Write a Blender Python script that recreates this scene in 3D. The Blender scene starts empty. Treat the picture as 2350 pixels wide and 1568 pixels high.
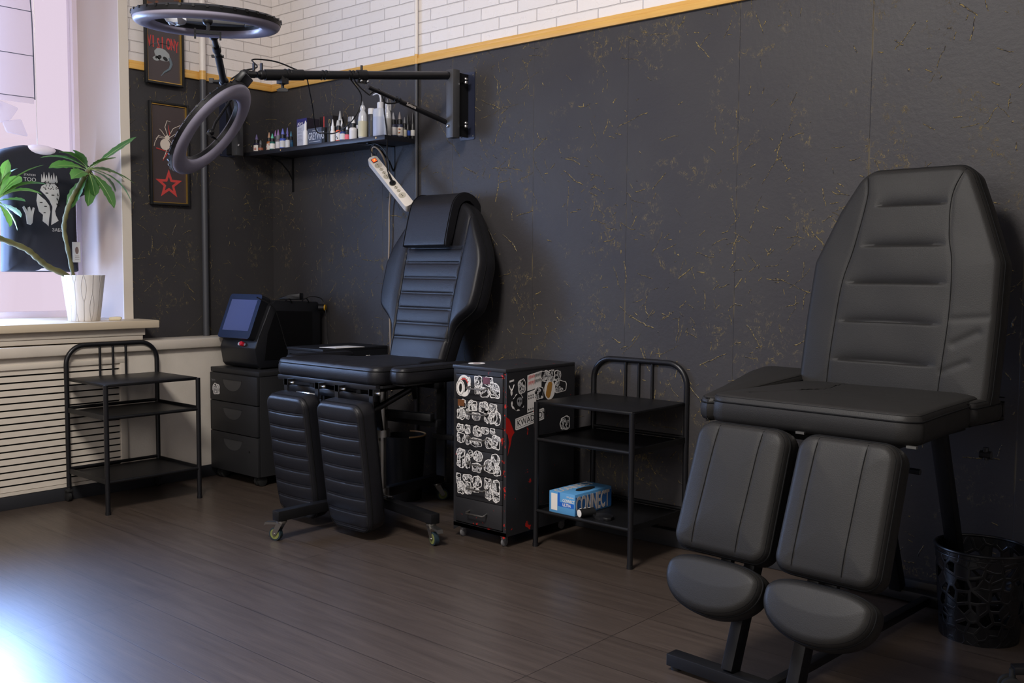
import bpy, bmesh, math, random
import numpy as np
from mathutils import Vector, Matrix, Euler, Quaternion

sc = bpy.context.scene
COL = sc.collection
random.seed(7)

# ------------------------------------------------------------------ camera, world, light, exposure
cam_d = bpy.data.cameras.new('camera')
cam = bpy.data.objects.new('camera', cam_d)
COL.objects.link(cam)
sc.camera = cam
cam_d.sensor_width = 36.0
cam_d.lens = 2254.7449 / 2350 * 36.0
cam_d.clip_start = 0.05
def _cam_axes(yaw, pitch, roll):
    f = Vector((math.cos(yaw) * math.cos(pitch), math.sin(yaw) * math.cos(pitch), math.sin(pitch)))
    r = Vector((math.sin(yaw), -math.cos(yaw), 0))
    u = r.cross(f)
    c, s = math.cos(roll), math.sin(roll)
    return c * r + s * u, -s * r + c * u, f
_r, _u, _f = _cam_axes(math.radians(131.13764), math.radians(-4.00034), math.radians(0.4073))
cam.matrix_world = Matrix(((_r.x, _u.x, -_f.x, 4.6125), (_r.y, _u.y, -_f.y, -3.2577), (_r.z, _u.z, -_f.z, 1.056), (0, 0, 0, 1)))

sc.view_settings.view_transform = 'Standard'
sc.view_settings.look = 'None'
sc.view_settings.gamma = 1.0
sc.view_settings.use_curve_mapping = False
sc.view_settings.exposure = 0.0

w = bpy.data.worlds.new('sky')
sc.world = w
w.use_nodes = True
w.node_tree.nodes['Background'].inputs[0].default_value = (0.75, 0.8, 1.0, 1)
w.node_tree.nodes['Background'].inputs[1].default_value = 0.5

def area(name, loc, target, sx, sy, power, color):
    d = bpy.data.lights.new(name, 'AREA')
    d.shape = 'RECTANGLE'
    d.size, d.size_y = sx, sy
    d.energy = power
    d.color = color
    o = bpy.data.objects.new(name, d)
    COL.objects.link(o)
    o.location = loc
    o.rotation_euler = (Vector(target) - Vector(loc)).to_track_quat('-Z', 'Y').to_euler()
    return o
area('window_daylight', (-0.38, -2.12, 1.85), (1, -2.12, 1.85), 1.56, 1.9, 22, (0.45, 0.62, 1.0))
area('window_low_daylight', (-0.37, -1.66, 1.285), (1, -1.66, 1.0), 0.62, 0.9, 50, (0.34, 0.54, 1.0))
lb = area('floor_glare_fill', (-0.36, -1.72, 1.34), (2.1, -2.55, 0), 0.72, 0.95, 46, (0.27, 0.47, 1.0))  # added narrow light aimed down from the window, makes the blue floor glare
lb.data.spread = math.radians(66)
area('ceiling_lamp_light', (2.95, -2.9, 3.15), (2.8, -1.8, 0), 0.7, 0.7, 112, (1.0, 0.94, 0.88))
area('rear_fill_light', (3.0, -5.9, 2.3), (2.8, 0, 2.0), 2.4, 1.5, 62, (1.0, 0.95, 0.93))  # unseen fill light added behind the camera, no window in that wall

# ------------------------------------------------------------------ materials
def lin(v):
    v = v / 255.0
    return v / 12.92 if v <= 0.04045 else ((v + 0.055) / 1.055) ** 2.4
def rgb(r, g, b):
    return (lin(r), lin(g), lin(b), 1)
class NT:
    def __init__(s, name):
        s.m = bpy.data.materials.new(name)
        s.m.use_nodes = True
        s.t = s.m.node_tree
        s.b = s.t.nodes['Principled BSDF']
    def n(s, typ, **kw):
        nd = s.t.nodes.new(typ)
        for k, v in kw.items():
            if k.startswith('i_'):
                nd.inputs[k[2:].replace('_', ' ')].default_value = v
            else:
                setattr(nd, k, v)
        return nd
    def l(s, a, b):
        s.t.links.new(a, b)
    def math(s, op, a, b=None, c=None, clamp=False):
        nd = s.t.nodes.new('ShaderNodeMath')
        nd.operation = op
        nd.use_clamp = clamp
        for i, v in enumerate((a, b, c)):
            if v is None: continue
            if isinstance(v, (int, float)): nd.inputs[i].default_value = v
            else: s.l(v, nd.inputs[i])
        return nd.outputs[0]
    def mix(s, fac, a, b):
        nd = s.t.nodes.new('ShaderNodeMix')
        nd.data_type = 'RGBA'
        for key, v in (('Factor', fac), ('A', a), ('B', b)):
            sock = [i for i in nd.inputs if i.name == key and (i.type == 'RGBA' or (key == 'Factor' and i.type == 'VALUE'))][0]
            if isinstance(v, (int, float, tuple)): sock.default_value = v
            else: s.l(v, sock)
        return [o for o in nd.outputs if o.type == 'RGBA'][0]
    def obj(s):
        return s.n('ShaderNodeTexCoord').outputs['Object']
    def noise(s, vec, scale, detail=3, rough=0.5, dist=0.0):
        nd = s.n('ShaderNodeTexNoise')
        nd.inputs['Scale'].default_value = scale
        nd.inputs['Detail'].default_value = detail
        nd.inputs['Roughness'].default_value = rough
        nd.inputs['Distortion'].default_value = dist
        s.l(vec, nd.inputs['Vector'])
        return nd
    def bump(s, h, strength, dist=0.002):
        nd = s.n('ShaderNodeBump')
        nd.inputs['Strength'].default_value = strength
        nd.inputs['Distance'].default_value = dist
        s.l(h, nd.inputs['Height'])
        s.l(nd.outputs[0], s.b.inputs['Normal'])
    def ramp(s, x, lo, hi):
        nd = s.n('ShaderNodeMapRange')
        nd.inputs['From Min'].default_value = lo
        nd.inputs['From Max'].default_value = hi
        s.l(x, nd.inputs['Value'])
        return nd.outputs[0]
MC = {}
def mat(name, col, rough=0.5, metal=0.0, spec=0.5, bump=0.0, bscale=200, var=0.0, emit=None, estr=0, trans=0.0, coat=0.0):
    if name in MC: return MC[name]
    k = NT(name)
    k.b.inputs['Base Color'].default_value = col
    k.b.inputs['Roughness'].default_value = rough
    k.b.inputs['Metallic'].default_value = metal
    k.b.inputs['Specular IOR Level'].default_value = spec
    k.b.inputs['Transmission Weight'].default_value = trans
    k.b.inputs['Coat Weight'].default_value = coat
    if emit:
        k.b.inputs['Emission Color'].default_value = emit
        k.b.inputs['Emission Strength'].default_value = estr
    o = k.obj()
    if var:
        nz = k.noise(o, 9, 4)
        f = k.ramp(nz.outputs[0], 0.3, 0.7)
        dk = tuple(c * (1 - var) for c in col[:3]) + (1,)
        k.l(k.mix(f, dk, col), k.b.inputs['Base Color'])
    if bump:
        nz = k.noise(o, bscale, 3)
        k.bump(nz.outputs[0], bump, 0.0015)
    MC[name] = k.m
    return k.m

LEATHER = mat('black_leather', rgb(22, 22, 26), 0.42, spec=0.34, bump=0.35, bscale=420)
LEATHER2 = mat('matte_black_leather', rgb(35, 34, 33), 0.5, spec=0.22, bump=0.3, bscale=420)
STITCH = mat('black_stitching', rgb(16, 16, 17), 0.8, spec=0.15)
BMETAL = mat('black_painted_metal', rgb(18, 18, 20), 0.42, spec=0.3, bump=0.06, bscale=300, var=0.2)
BMETAL2 = mat('black_steel_tube', rgb(20, 20, 23), 0.35, spec=0.4)
CHROME = mat('chrome', rgb(205, 205, 205), 0.18, metal=1.0)
STEEL = mat('brushed_steel', rgb(165, 163, 158), 0.35, metal=1.0)
BPLAST = mat('black_plastic', rgb(17, 17, 19), 0.4, spec=0.35, bump=0.05, bscale=500)
WPLAST = mat('white_plastic', rgb(215, 210, 200), 0.4)
CABM = mat('graphite_powder_coat', rgb(36, 36, 38), 0.55, spec=0.3, bump=0.12, bscale=700)
WHITE = mat('white_print', rgb(226, 222, 218), 0.6)
REDP = mat('red_print', rgb(190, 62, 58), 0.6)
BLACKP = mat('black_print', rgb(16, 16, 17), 0.6)
DGREY = mat('dark_grey_print', rgb(70, 70, 76), 0.6)
GOLD = mat('gold_strip', rgb(200, 160, 80), 0.3, metal=0.8)
RUBBER = mat('black_rubber', rgb(18, 18, 18), 0.7)

# plaster wall, black with worn gold trowel marks (shared by both walls)
def wall_dark():
    k = NT('black_plaster_with_gold_marks')
    geo = k.n('ShaderNodeNewGeometry').outputs['Position']
    sep = k.n('ShaderNodeSeparateXYZ'); k.l(geo, sep.inputs[0])
    X, Y, Z = sep.outputs
    u = k.math('SUBTRACT', X, Y)                     # unrolled wall coordinate
    cmb = k.n('ShaderNodeCombineXYZ'); k.l(u, cmb.inputs[0]); k.l(Z, cmb.inputs[1])
    uv = cmb.outputs[0]
    warp = k.noise(uv, 7, 4)
    wv = k.n('ShaderNodeVectorMath', operation='SCALE'); wv.inputs['Scale'].default_value = 0.07
    k.l(warp.outputs['Color'], wv.inputs[0])
    addv = k.n('ShaderNodeVectorMath', operation='ADD'); k.l(uv, addv.inputs[0]); k.l(wv.outputs[0], addv.inputs[1])
    uvw = addv.outputs[0]
    big = k.noise(uv, 2.1, 2)
    cluster = k.ramp(big.outputs[0], 0.42, 0.62)
    fine = k.noise(uv, 120, 3, 0.6)
    finem = k.ramp(fine.outputs[0], 0.44, 0.60)
    mark = None
    hgt = None
    for i, (sc_, ln, wd, thr) in enumerate(((4.5, 0.08, 0.0018, 0.40), (8.5, 0.04, 0.0026, 0.45), (14.0, 0.028, 0.0016, 0.8), (7.1, 0.05, 0.0012, 0.6), (20.0, 0.012, 0.0022, 0.5))):
        off = k.n('ShaderNodeVectorMath', operation='ADD'); off.inputs[1].default_value = (i * 7.3, i * 3.1, 0)
        k.l(uvw, off.inputs[0])
        vo = k.n('ShaderNodeTexVoronoi'); vo.voronoi_dimensions = '2D'
        vo.inputs['Scale'].default_value = sc_
        k.l(off.outputs[0], vo.inputs['Vector'])
        d = k.n('ShaderNodeVectorMath', operation='SUBTRACT')
        k.l(off.outputs[0], d.inputs[0]); k.l(vo.outputs['Position'], d.inputs[1])
        cs = k.n('ShaderNodeSeparateColor'); k.l(vo.outputs['Color'], cs.inputs[0])
        rot = k.n('ShaderNodeVectorRotate'); rot.rotation_type = 'Z_AXIS'
        k.l(d.outputs[0], rot.inputs['Vector'])
        k.l(k.math('MULTIPLY', cs.outputs[0], 3.14159), rot.inputs['Angle'])
        rs = k.n('ShaderNodeSeparateXYZ'); k.l(rot.outputs[0], rs.inputs[0])
        a = k.math('ABSOLUTE', rs.outputs[0])
        b = k.math('ABSOLUTE', rs.outputs[1])
        ml = k.math('LESS_THAN', a, k.math('MULTIPLY', cs.outputs[1], ln * 1.6))
        mw = k.math('SUBTRACT', 1.0, k.math('DIVIDE', b, wd), clamp=True)
        pick = k.math('LESS_THAN', cs.outputs[2], k.math('ADD', k.math('MULTIPLY', cluster, thr), 0.07))
        m = k.math('MULTIPLY', k.math('MULTIPLY', ml, mw), pick)
        hgt = m if hgt is None else k.math('MAXIMUM', hgt, m)
        m = k.math('MULTIPLY', m, finem)
        mark = m if mark is None else k.math('MAXIMUM', mark, m)
    # rubbed patches: thin contour lines of a warped noise inside clusters
    st = k.n('ShaderNodeMapping'); st.inputs['Scale'].default_value = (1.0, 0.55, 1.0); st.inputs['Rotation'].default_value = (0, 0, 0.35); k.l(uvw, st.inputs[0])
    rn = k.noise(st.outputs[0], 44, 5, 0.65, 1.2)
    ridge = k.math('SUBTRACT', 1.0, k.math('MULTIPLY', k.math('ABSOLUTE', k.math('SUBTRACT', rn.outputs[0], 0.5)), 34.0), clamp=True)
    c2 = k.noise(uv, 5.2, 5, 0.62, 0.8)
    cm = k.math('MULTIPLY', k.ramp(c2.outputs[0], 0.53, 0.72), k.ramp(k.noise(uv, 38, 3).outputs[0], 0.47, 0.62))
    ridge2 = k.math('MULTIPLY', ridge, cm)
    mark = k.math('MAXIMUM', mark, k.math('MULTIPLY', ridge2, 1.0))
    # board joints every 0.4844 m
    fr = k.math('PINGPONG', k.math('SUBTRACT', u, 2.365 - 0.4844 * 8), 0.2422)
    seam = k.math('SUBTRACT', 1.0, k.math('DIVIDE', fr, 0.0014), clamp=True)
    seamg = k.math('MULTIPLY', k.math('SUBTRACT', 1.0, k.math('DIVIDE', fr, 0.004), clamp=True), k.ramp(k.noise(uv, 7, 3).outputs[0], 0.5, 0.62))
    mark = k.math('MAXIMUM', mark, k.math('MULTIPLY', seamg, 0.22), clamp=True)
    base = k.mix(k.ramp(k.noise(uv, 3.0, 4).outputs[0], 0.3, 0.7), rgb(54, 52, 54), rgb(60, 58, 58))
    base = k.mix(k.math('MULTIPLY', seam, 0.4), base, rgb(22, 22, 24))
    k.l(k.mix(mark, base, rgb(170, 148, 88)), k.b.inputs['Base Color'])
    k.b.inputs['Roughness'].default_value = 0.5
    k.b.inputs['Specular IOR Level'].default_value = 0.25
    h = k.math('ADD', k.math('MULTIPLY', hgt, 0.8), k.math('MULTIPLY', k.noise(uv, 45, 5, 0.65).outputs[0], 0.45))
    h = k.math('ADD', h, k.math('MULTIPLY', ridge2, 0.5))
    h = k.math('SUBTRACT', h, k.math('MULTIPLY', seam, 0.4))
    k.bump(h, 0.7, 0.004)
    return k.m
WALLD = wall_dark()

def brick_white():
    k = NT('white_painted_brick')
    geo = k.n('ShaderNodeNewGeometry').outputs['Position']
    sep = k.n('ShaderNodeSeparateXYZ'); k.l(geo, sep.inputs[0])
    X, Y, Z = sep.outputs
    u = k.math('SUBTRACT', X, Y)
    cmb = k.n('ShaderNodeCombineXYZ')
    k.l(k.math('ADD', u, 0.215 * 4 - 0.07), cmb.inputs[0]); k.l(k.math('SUBTRACT', Z, 2.121), cmb.inputs[1])
    uv = cmb.outputs[0]
    wn = k.noise(uv, 20, 2)
    wv = k.n('ShaderNodeVectorMath', operation='SCALE'); wv.inputs['Scale'].default_value = 0.004
    k.l(wn.outputs['Color'], wv.inputs[0])
    ad = k.n('ShaderNodeVectorMath', operation='ADD'); k.l(uv, ad.inputs[0]); k.l(wv.outputs[0], ad.inputs[1])
    br = k.n('ShaderNodeTexBrick')
    br.offset = 0.5; br.offset_frequency = 2; br.squash = 1.0
    br.inputs['Scale'].default_value = 1.0
    br.inputs['Brick Width'].default_value = 0.2145
    br.inputs['Row Height'].default_value = 0.0537
    br.inputs['Mortar Size'].default_value = 0.0028
    br.inputs['Mortar Smooth'].default_value = 0.6
    br.inputs['Color1'].default_value = rgb(228, 220, 214)
    br.inputs['Color2'].default_value = rgb(220, 213, 208)
    br.inputs['Mortar'].default_value = rgb(196, 188, 184)
    k.l(ad.outputs[0], br.inputs['Vector'])
    k.l(br.outputs['Color'], k.b.inputs['Base Color'])
    k.b.inputs['Roughness'].default_value = 0.7
    n1 = k.noise(uv, 55, 5, 0.7)
    n2 = k.ramp(k.noise(uv, 22, 3, 0.6).outputs[0], 0.58, 0.66)
    h = k.math('SUBTRACT', k.math('MULTIPLY', n1.outputs[0], 0.35), k.math('MULTIPLY', n2, 0.25))
    h = k.math('SUBTRACT', h, br.outputs['Fac'])
    k.bump(h, 0.75, 0.005)
    return k.m
BRICK = brick_white()

def floor_mat():
    k = NT('dark_brown_laminate')
    o = k.obj()
    sep = k.n('ShaderNodeSeparateXYZ'); k.l(o, sep.inputs[0])
    br = k.n('ShaderNodeTexBrick')
    br.offset = 0.37; br.offset_frequency = 1
    br.inputs['Scale'].default_value = 1.0
    br.inputs['Brick Width'].default_value = 1.29
    br.inputs['Row Height'].default_value = 0.1925
    br.inputs['Mortar Size'].default_value = 0.0010
    br.inputs['Mortar Smooth'].default_value = 0.1
    br.inputs['Color1'].default_value = (0, 0, 0, 1); br.inputs['Color2'].default_value = (1, 1, 1, 1)
    mp = k.n('ShaderNodeMapping'); mp.inputs['Location'].default_value = (0.4, 0.182, 0)
    k.l(o, mp.inputs[0]); k.l(mp.outputs[0], br.inputs['Vector'])
    m2 = k.n('ShaderNodeMapping'); m2.inputs['Scale'].default_value = (1.2, 16, 1)
    k.l(o, m2.inputs[0])
    g = k.noise(m2.outputs[0], 2.2, 6, 0.65, 0.4)
    m3 = k.n('ShaderNodeMapping'); m3.inputs['Scale'].default_value = (3, 90, 1)
    k.l(o, m3.inputs[0])
    g2 = k.noise(m3.outputs[0], 3, 3)
    c = k.mix(k.ramp(g.outputs[0], 0.3, 0.7), rgb(62, 53, 47), rgb(82, 71, 63))
    c = k.mix(k.math('MULTIPLY', k.ramp(g2.outputs[0], 0.45, 0.7), 0.35), c, rgb(50, 42, 38))
    pv = k.n('ShaderNodeSeparateColor'); k.l(br.outputs['Color'], pv.inputs[0])
    c = k.mix(k.math('MULTIPLY', pv.outputs[0], 0.3), c, rgb(56, 48, 42))
    c = k.mix(br.outputs['Fac'], c, rgb(24, 18, 16))
    k.l(c, k.b.inputs['Base Color'])
    rr = k.ramp(g2.outputs[0], 0.2, 0.8)
    k.l(k.math('ADD', k.math('MULTIPLY', rr, 0.07), 0.30), k.b.inputs['Roughness'])
    k.b.inputs['Specular IOR Level'].default_value = 0.5
    h = k.math('SUBTRACT', k.math('MULTIPLY', g2.outputs[0], 0.12), br.outputs['Fac'])
    k.bump(h, 0.3, 0.0015)
    return k.m
FLOORM = floor_mat()

def wood_trim():
    k = NT('varnished_pine')
    geo = k.n('ShaderNodeNewGeometry').outputs['Position']
    mp = k.n('ShaderNodeMapping'); mp.inputs['Scale'].default_value = (3, 3, 60)
    k.l(geo, mp.inputs[0])
    g = k.noise(mp.outputs[0], 2, 4, 0.6, 0.5)
    k.l(k.mix(g.outputs[0], rgb(196, 142, 62), rgb(226, 182, 100)), k.b.inputs['Base Color'])
    k.b.inputs['Roughness'].default_value = 0.4
    k.bump(g.outputs[0], 0.15)
    return k.m
PINE = wood_trim()
CREAM = mat('cream_paint', rgb(206, 196, 182), 0.5, bump=0.15, bscale=90, var=0.06)
CREAMW = mat('rough_cream_plaster', rgb(214, 205, 192), 0.75, bump=0.4, bscale=140, var=0.08)
SILLM = mat('cream_window_board', rgb(206, 190, 165), 0.4, bump=0.05)
REVEAL = mat('white_reveal_plaster', rgb(188, 172, 164), 0.8, bump=0.1, bscale=60)
BASEB = mat('charcoal_skirting', rgb(40, 41, 45), 0.45)

def chipped(name, base, seed=0.0, edge=0.0):
    """black enamel with worn places that show the red enamel beneath"""
    k = NT(name)
    o = k.obj()
    sep = k.n('ShaderNodeSeparateXYZ'); k.l(o, sep.inputs[0])
    ad = k.n('ShaderNodeVectorMath', operation='ADD'); ad.inputs[1].default_value = (seed, seed, seed)
    k.l(o, ad.inputs[0])
    n1 = k.noise(ad.outputs[0], 26, 5, 0.62, 0.4)
    # wear grows towards the front right edge and the foot
    ex = k.math('SUBTRACT', 1.0, k.math('DIVIDE', k.math('ABSOLUTE', k.math('SUBTRACT', sep.outputs[0], 0.272)), 0.022), clamp=True)
    ey = k.math('SUBTRACT', 1.0, k.math('DIVIDE', k.math('ABSOLUTE', sep.outputs[1]), 0.04), clamp=True)
    ez = k.math('SUBTRACT', 1.0, k.math('DIVIDE', k.math('ABSOLUTE', k.math('SUBTRACT', sep.outputs[2], 0.07)), 0.04), clamp=True)
    e = k.math('MAXIMUM', k.math('MULTIPLY', ex, ey), k.math('MULTIPLY', ez, 0.55))
    thr = k.math('SUBTRACT', 0.69, k.math('MULTIPLY', e, 0.15))
    m = k.math('GREATER_THAN', n1.outputs[0], thr)
    k.l(k.mix(m, base, rgb(176, 34, 26)), k.b.inputs['Base Color'])
    k.b.inputs['Roughness'].default_value = 0.5
    k.bump(k.noise(o, 500, 2).outputs[0], 0.1, 0.001)
    return k.m
CHIP = chipped('black_enamel_chipped_to_red', rgb(34, 34, 37))

def sticker_art():
    k = NT('black_and_white_sticker_art')
    o = k.obj()
    n = k.noise(o, 30, 3, 0.5, 0.8)
    n2 = k.noise(o, 48, 3, 0.5, 1.5)
    r = k.n('ShaderNodeValToRGB')
    r.color_ramp.interpolation = 'CONSTANT'
    e = r.color_ramp.elements
    e[0].position = 0; e[0].color = rgb(22, 22, 24)
    e[1].position = 0.40; e[1].color = rgb(218, 216, 214)
    for p, c in ((0.455, rgb(118, 117, 120)), (0.50, rgb(214, 212, 210)), (0.565, rgb(34, 34, 36))):
        q = e.new(p); q.color = c
    k.l(n.outputs[0], r.inputs[0])
    ln = k.math('LESS_THAN', k.math('ABSOLUTE', k.math('SUBTRACT', n2.outputs[0], 0.5)), 0.02)
    k.l(k.mix(ln, r.outputs[0], rgb(26, 26, 28)), k.b.inputs['Base Color'])
    k.b.inputs['Roughness'].default_value = 0.35
    return k.m
ART = sticker_art()

# ------------------------------------------------------------------ mesh helpers
I4 = Matrix.Identity(4)
def T(x, y, z): return Matrix.Translation((x, y, z))
def RX(a): return Matrix.Rotation(math.radians(a), 4, 'X')
def RY(a): return Matrix.Rotation(math.radians(a), 4, 'Y')
def RZ(a): return Matrix.Rotation(math.radians(a), 4, 'Z')

class MB:
    def __init__(s): s.bm = bmesh.new(); s.mi = 0
    def _f(s, vs):
        try:
            f = s.bm.faces.new(vs); f.material_index = s.mi; return f
        except ValueError:
            return None
    def box(s, x0, x1, y0, y1, z0, z1, M=I4, bev=0.0):
        v = [s.bm.verts.new(M @ Vector(p)) for p in ((x0, y0, z0), (x1, y0, z0), (x1, y1, z0), (x0, y1, z0), (x0, y0, z1), (x1, y0, z1), (x1, y1, z1), (x0, y1, z1))]
        fs = [s._f([v[i] for i in q]) for q in ((0, 3, 2, 1), (4, 5, 6, 7), (0, 1, 5, 4), (1, 2, 6, 5), (2, 3, 7, 6), (3, 0, 4, 7))]
        if bev:
            ed = list({e for f in fs for e in f.edges})
            r = bmesh.ops.bevel(s.bm, geom=ed, offset=bev, segments=2, affect='EDGES', profile=0.5)
            for f in r['faces']: f.material_index = s.mi
        return s
    def prism(s, poly, d0, d1, M=I4, bev=0.0):
        """poly in local XY, extruded along local Z from d0 to d1"""
        n = len(poly)
        a = [s.bm.verts.new(M @ Vector((p[0], p[1], d0))) for p in poly]
        b = [s.bm.verts.new(M @ Vector((p[0], p[1], d1))) for p in poly]
        fs = [s._f(a[::-1]), s._f(b)]
        for i in range(n):
            fs.append(s._f([a[i], a[(i + 1) % n], b[(i + 1) % n], b[i]]))
        if bev:
            ed = list({e for f in fs if f for e in f.edges})
            bmesh.ops.bevel(s.bm, geom=ed, offset=bev, segments=2, affect='EDGES', profile=0.5)
        return s
    def lathe(s, prof, M=I4, n=24, cap=True):
        rings = []
        for r, z in prof:
            rings.append([s.bm.verts.new(M @ Vector((r * math.cos(2 * math.pi * i / n), r * math.sin(2 * math.pi * i / n), z))) for i in range(n)])
        for a, b in zip(rings, rings[1:]):
            for i in range(n):
                s._f([a[i], a[(i + 1) % n], b[(i + 1) % n], b[i]])
        if cap:
            s._f(rings[0][::-1]); s._f(rings[-1])
        return s
    def cyl(s, p0, p1, r0, r1=None, n=14):
        p0, p1 = Vector(p0), Vector(p1)
        d = p1 - p0
        q = Vector((0, 0, 1)).rotation_difference(d.normalized()).to_matrix().to_4x4()
        return s.lathe([(r0, 0), (r0 if r1 is None else r1, d.length)], Matrix.Translation(p0) @ q, n)
    def tube(s, pts, r, n=10, closed=False, flat=1.0):
        pts = [Vector(p) for p in pts]
        N = len(pts)
        tang = []
        for i in range(N):
            if closed: t = pts[(i + 1) % N] - pts[i - 1]
            else: t = pts[min(i + 1, N - 1)] - pts[max(i - 1, 0)]
            tang.append(t.normalized() if t.length > 1e-9 else Vector((0, 0, 1)))
        up = Vector((0, 0, 1)) if abs(tang[0].z) < 0.9 else Vector((1, 0, 0))
        x = tang[0].cross(up).normalized()
        rings = []
        for i in range(N):
            if i:
                q = tang[i - 1].rotation_difference(tang[i])
                x = q @ x
            y = tang[i].cross(x).normalized()
            rr = r[i] if isinstance(r, (list, tuple)) else r
            rings.append([s.bm.verts.new(pts[i] + (x * math.cos(2 * math.pi * k / n) + y * math.sin(2 * math.pi * k / n) * flat) * rr) for k in range(n)])
        for i in range(N if closed else N - 1):
            a, b = rings[i], rings[(i + 1) % N]
            for k in range(n):
                s._f([a[k], a[(k + 1) % n], b[(k + 1) % n], b[k]])
        if not closed:
            s._f(rings[0][::-1]); s._f(rings[-1])
        return s
    def bar(s, p0, p1, w, h, up=(0, 0, 1)):
        """rectangular tube from p0 to p1: w across, h along up"""
        p0, p1 = Vector(p0), Vector(p1)
        d = (p1 - p0); L = d.length; d.normalize()
        u = Vector(up); sd = d.cross(u)
        if sd.length < 1e-4: u = Vector((0, 1, 0)); sd = d.cross(u)
        sd.normalize(); u = sd.cross(d).normalized()
        M = Matrix(((sd.x, u.x, d.x, p0.x), (sd.y, u.y, d.y, p0.y), (sd.z, u.z, d.z, p0.z), (0, 0, 0, 1)))
        return s.box(-w / 2, w / 2, -h / 2, h / 2, 0, L, M, bev=min(w, h) * 0.08)
    def sphere(s, c, r, M=I4, seg=16, sc3=(1, 1, 1)):
        prof = []
        m = seg // 2
        for i in range(m + 1):
            a = -math.pi / 2 + math.pi * i / m
            prof.append((max(r * math.cos(a), 1e-4), r * math.sin(a)))
        return s.lathe(prof, M @ T(*c) @ Matrix.Diagonal((*sc3, 1)), seg)
    def build(s, name, mats, parent=None, smooth=None, M=None):
        if smooth is None: smooth = 35
        bmesh.ops.recalc_face_normals(s.bm, faces=s.bm.faces[:])
        me = bpy.data.meshes.new(name)
        s.bm.to_mesh(me); s.bm.free()
        for m in (mats if isinstance(mats, (list, tuple)) else [mats]): me.materials.append(m)
        if smooth:
            me.polygons.foreach_set('use_smooth', [True] * len(me.polygons))
            try: me.set_sharp_from_angle(angle=math.radians(smooth))
            except Exception: pass
        o = bpy.data.objects.new(name, me)
        COL.objects.link(o)
        if parent: o.parent = parent
        if M is not None: o.matrix_basis = M
        return o

def tag(o, label, cat=None, group=None, kind=None):
    if label: o['label'] = label
    if cat: o['category'] = cat
    if group: o['group'] = group
    if kind: o['kind'] = kind
    return o
def thing(name, label, cat, loc=(0, 0, 0), rz=0, group=None):
    o = bpy.data.objects.new(name, None)
    o.empty_display_size = 0.1
    COL.objects.link(o)
    o.location = loc
    o.rotation_euler = (0, 0, math.radians(rz))
    return tag(o, label, cat, group)
def struct(name, mb, m, smooth=35):
    return tag(mb.build(name, m, smooth=smooth), None, kind='structure')
def copy_tree(o, parent=None):
    c = o.copy(); COL.objects.link(c)
    if parent: c.parent = parent
    for ch in list(o.children): copy_tree(ch, c)
    return c
def text(name, s, size, M, m, parent, ext=0.0003, sx=1.0, align='LEFT', off=0.0):
    """lettering as a mesh: local X right, local Y up, local Z out of the surface"""
    cu = bpy.data.curves.new(name, 'FONT')
    cu.body = s; cu.size = size; cu.extrude = ext; cu.align_x = align; cu.resolution_u = 3; cu.offset = off
    t = bpy.data.objects.new(name + '_tmp', cu)
    COL.objects.link(t)
    bpy.context.view_layer.update()
    dg = bpy.context.evaluated_depsgraph_get()
    me = bpy.data.meshes.new_from_object(t.evaluated_get(dg))
    bpy.data.objects.remove(t)
    me.transform(Matrix.Diagonal((sx, 1, 1, 1)))
    me.name = name
    me.materials.clear(); me.materials.append(m)
    o = bpy.data.objects.new(name, me)
    COL.objects.link(o); o.parent = parent; o.matrix_basis = M
    return o
def basis(o, ax, ay, az):
    return Matrix(((ax[0], ay[0], az[0], o[0]), (ax[1], ay[1], az[1], o[1]), (ax[2], ay[2], az[2], o[2]), (0, 0, 0, 1)))
FRONT = lambda x, y, z: basis((x, y, z), (1, 0, 0), (0, 0, 1), (0, -1, 0))      # faces -Y
SIDER = lambda x, y, z: basis((x, y, z), (0, 1, 0), (0, 0, 1), (1, 0, 0))      # faces +X
def arc(cx, cy, r, a0, a1, n=8):
    return [(cx + r * math.cos(math.radians(a0 + (a1 - a0) * i / n)), cy + r * math.sin(math.radians(a0 + (a1 - a0) * i / n))) for i in range(n + 1)]
def rrect(x0, x1, y0, y1, r, n=5):
    return arc(x1 - r, y0 + r, r, -90, 0, n) + arc(x1 - r, y1 - r, r, 0, 90, n) + arc(x0 + r, y1 - r, r, 90, 180, n) + arc(x0 + r, y0 + r, r, 180, 270, n)
def bez(pts, n=40):
    """catmull-rom through points"""
    P = [Vector(p) for p in pts]
    P = [P[0] * 2 - P[1]] + P + [P[-1] * 2 - P[-2]]
    out = []
    m = len(P) - 3
    for i in range(m):
        a, b, c, d = P[i:i + 4]
        k = max(2, n // m)
        for j in range(k):
            t = j / k
            out.append(0.5 * ((2 * b) + (c - a) * t + (2 * a - 5 * b + 4 * c - d) * t * t + (3 * b - a - 3 * c + d) * t ** 3))
    out.append(P[-2])
    return out

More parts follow.
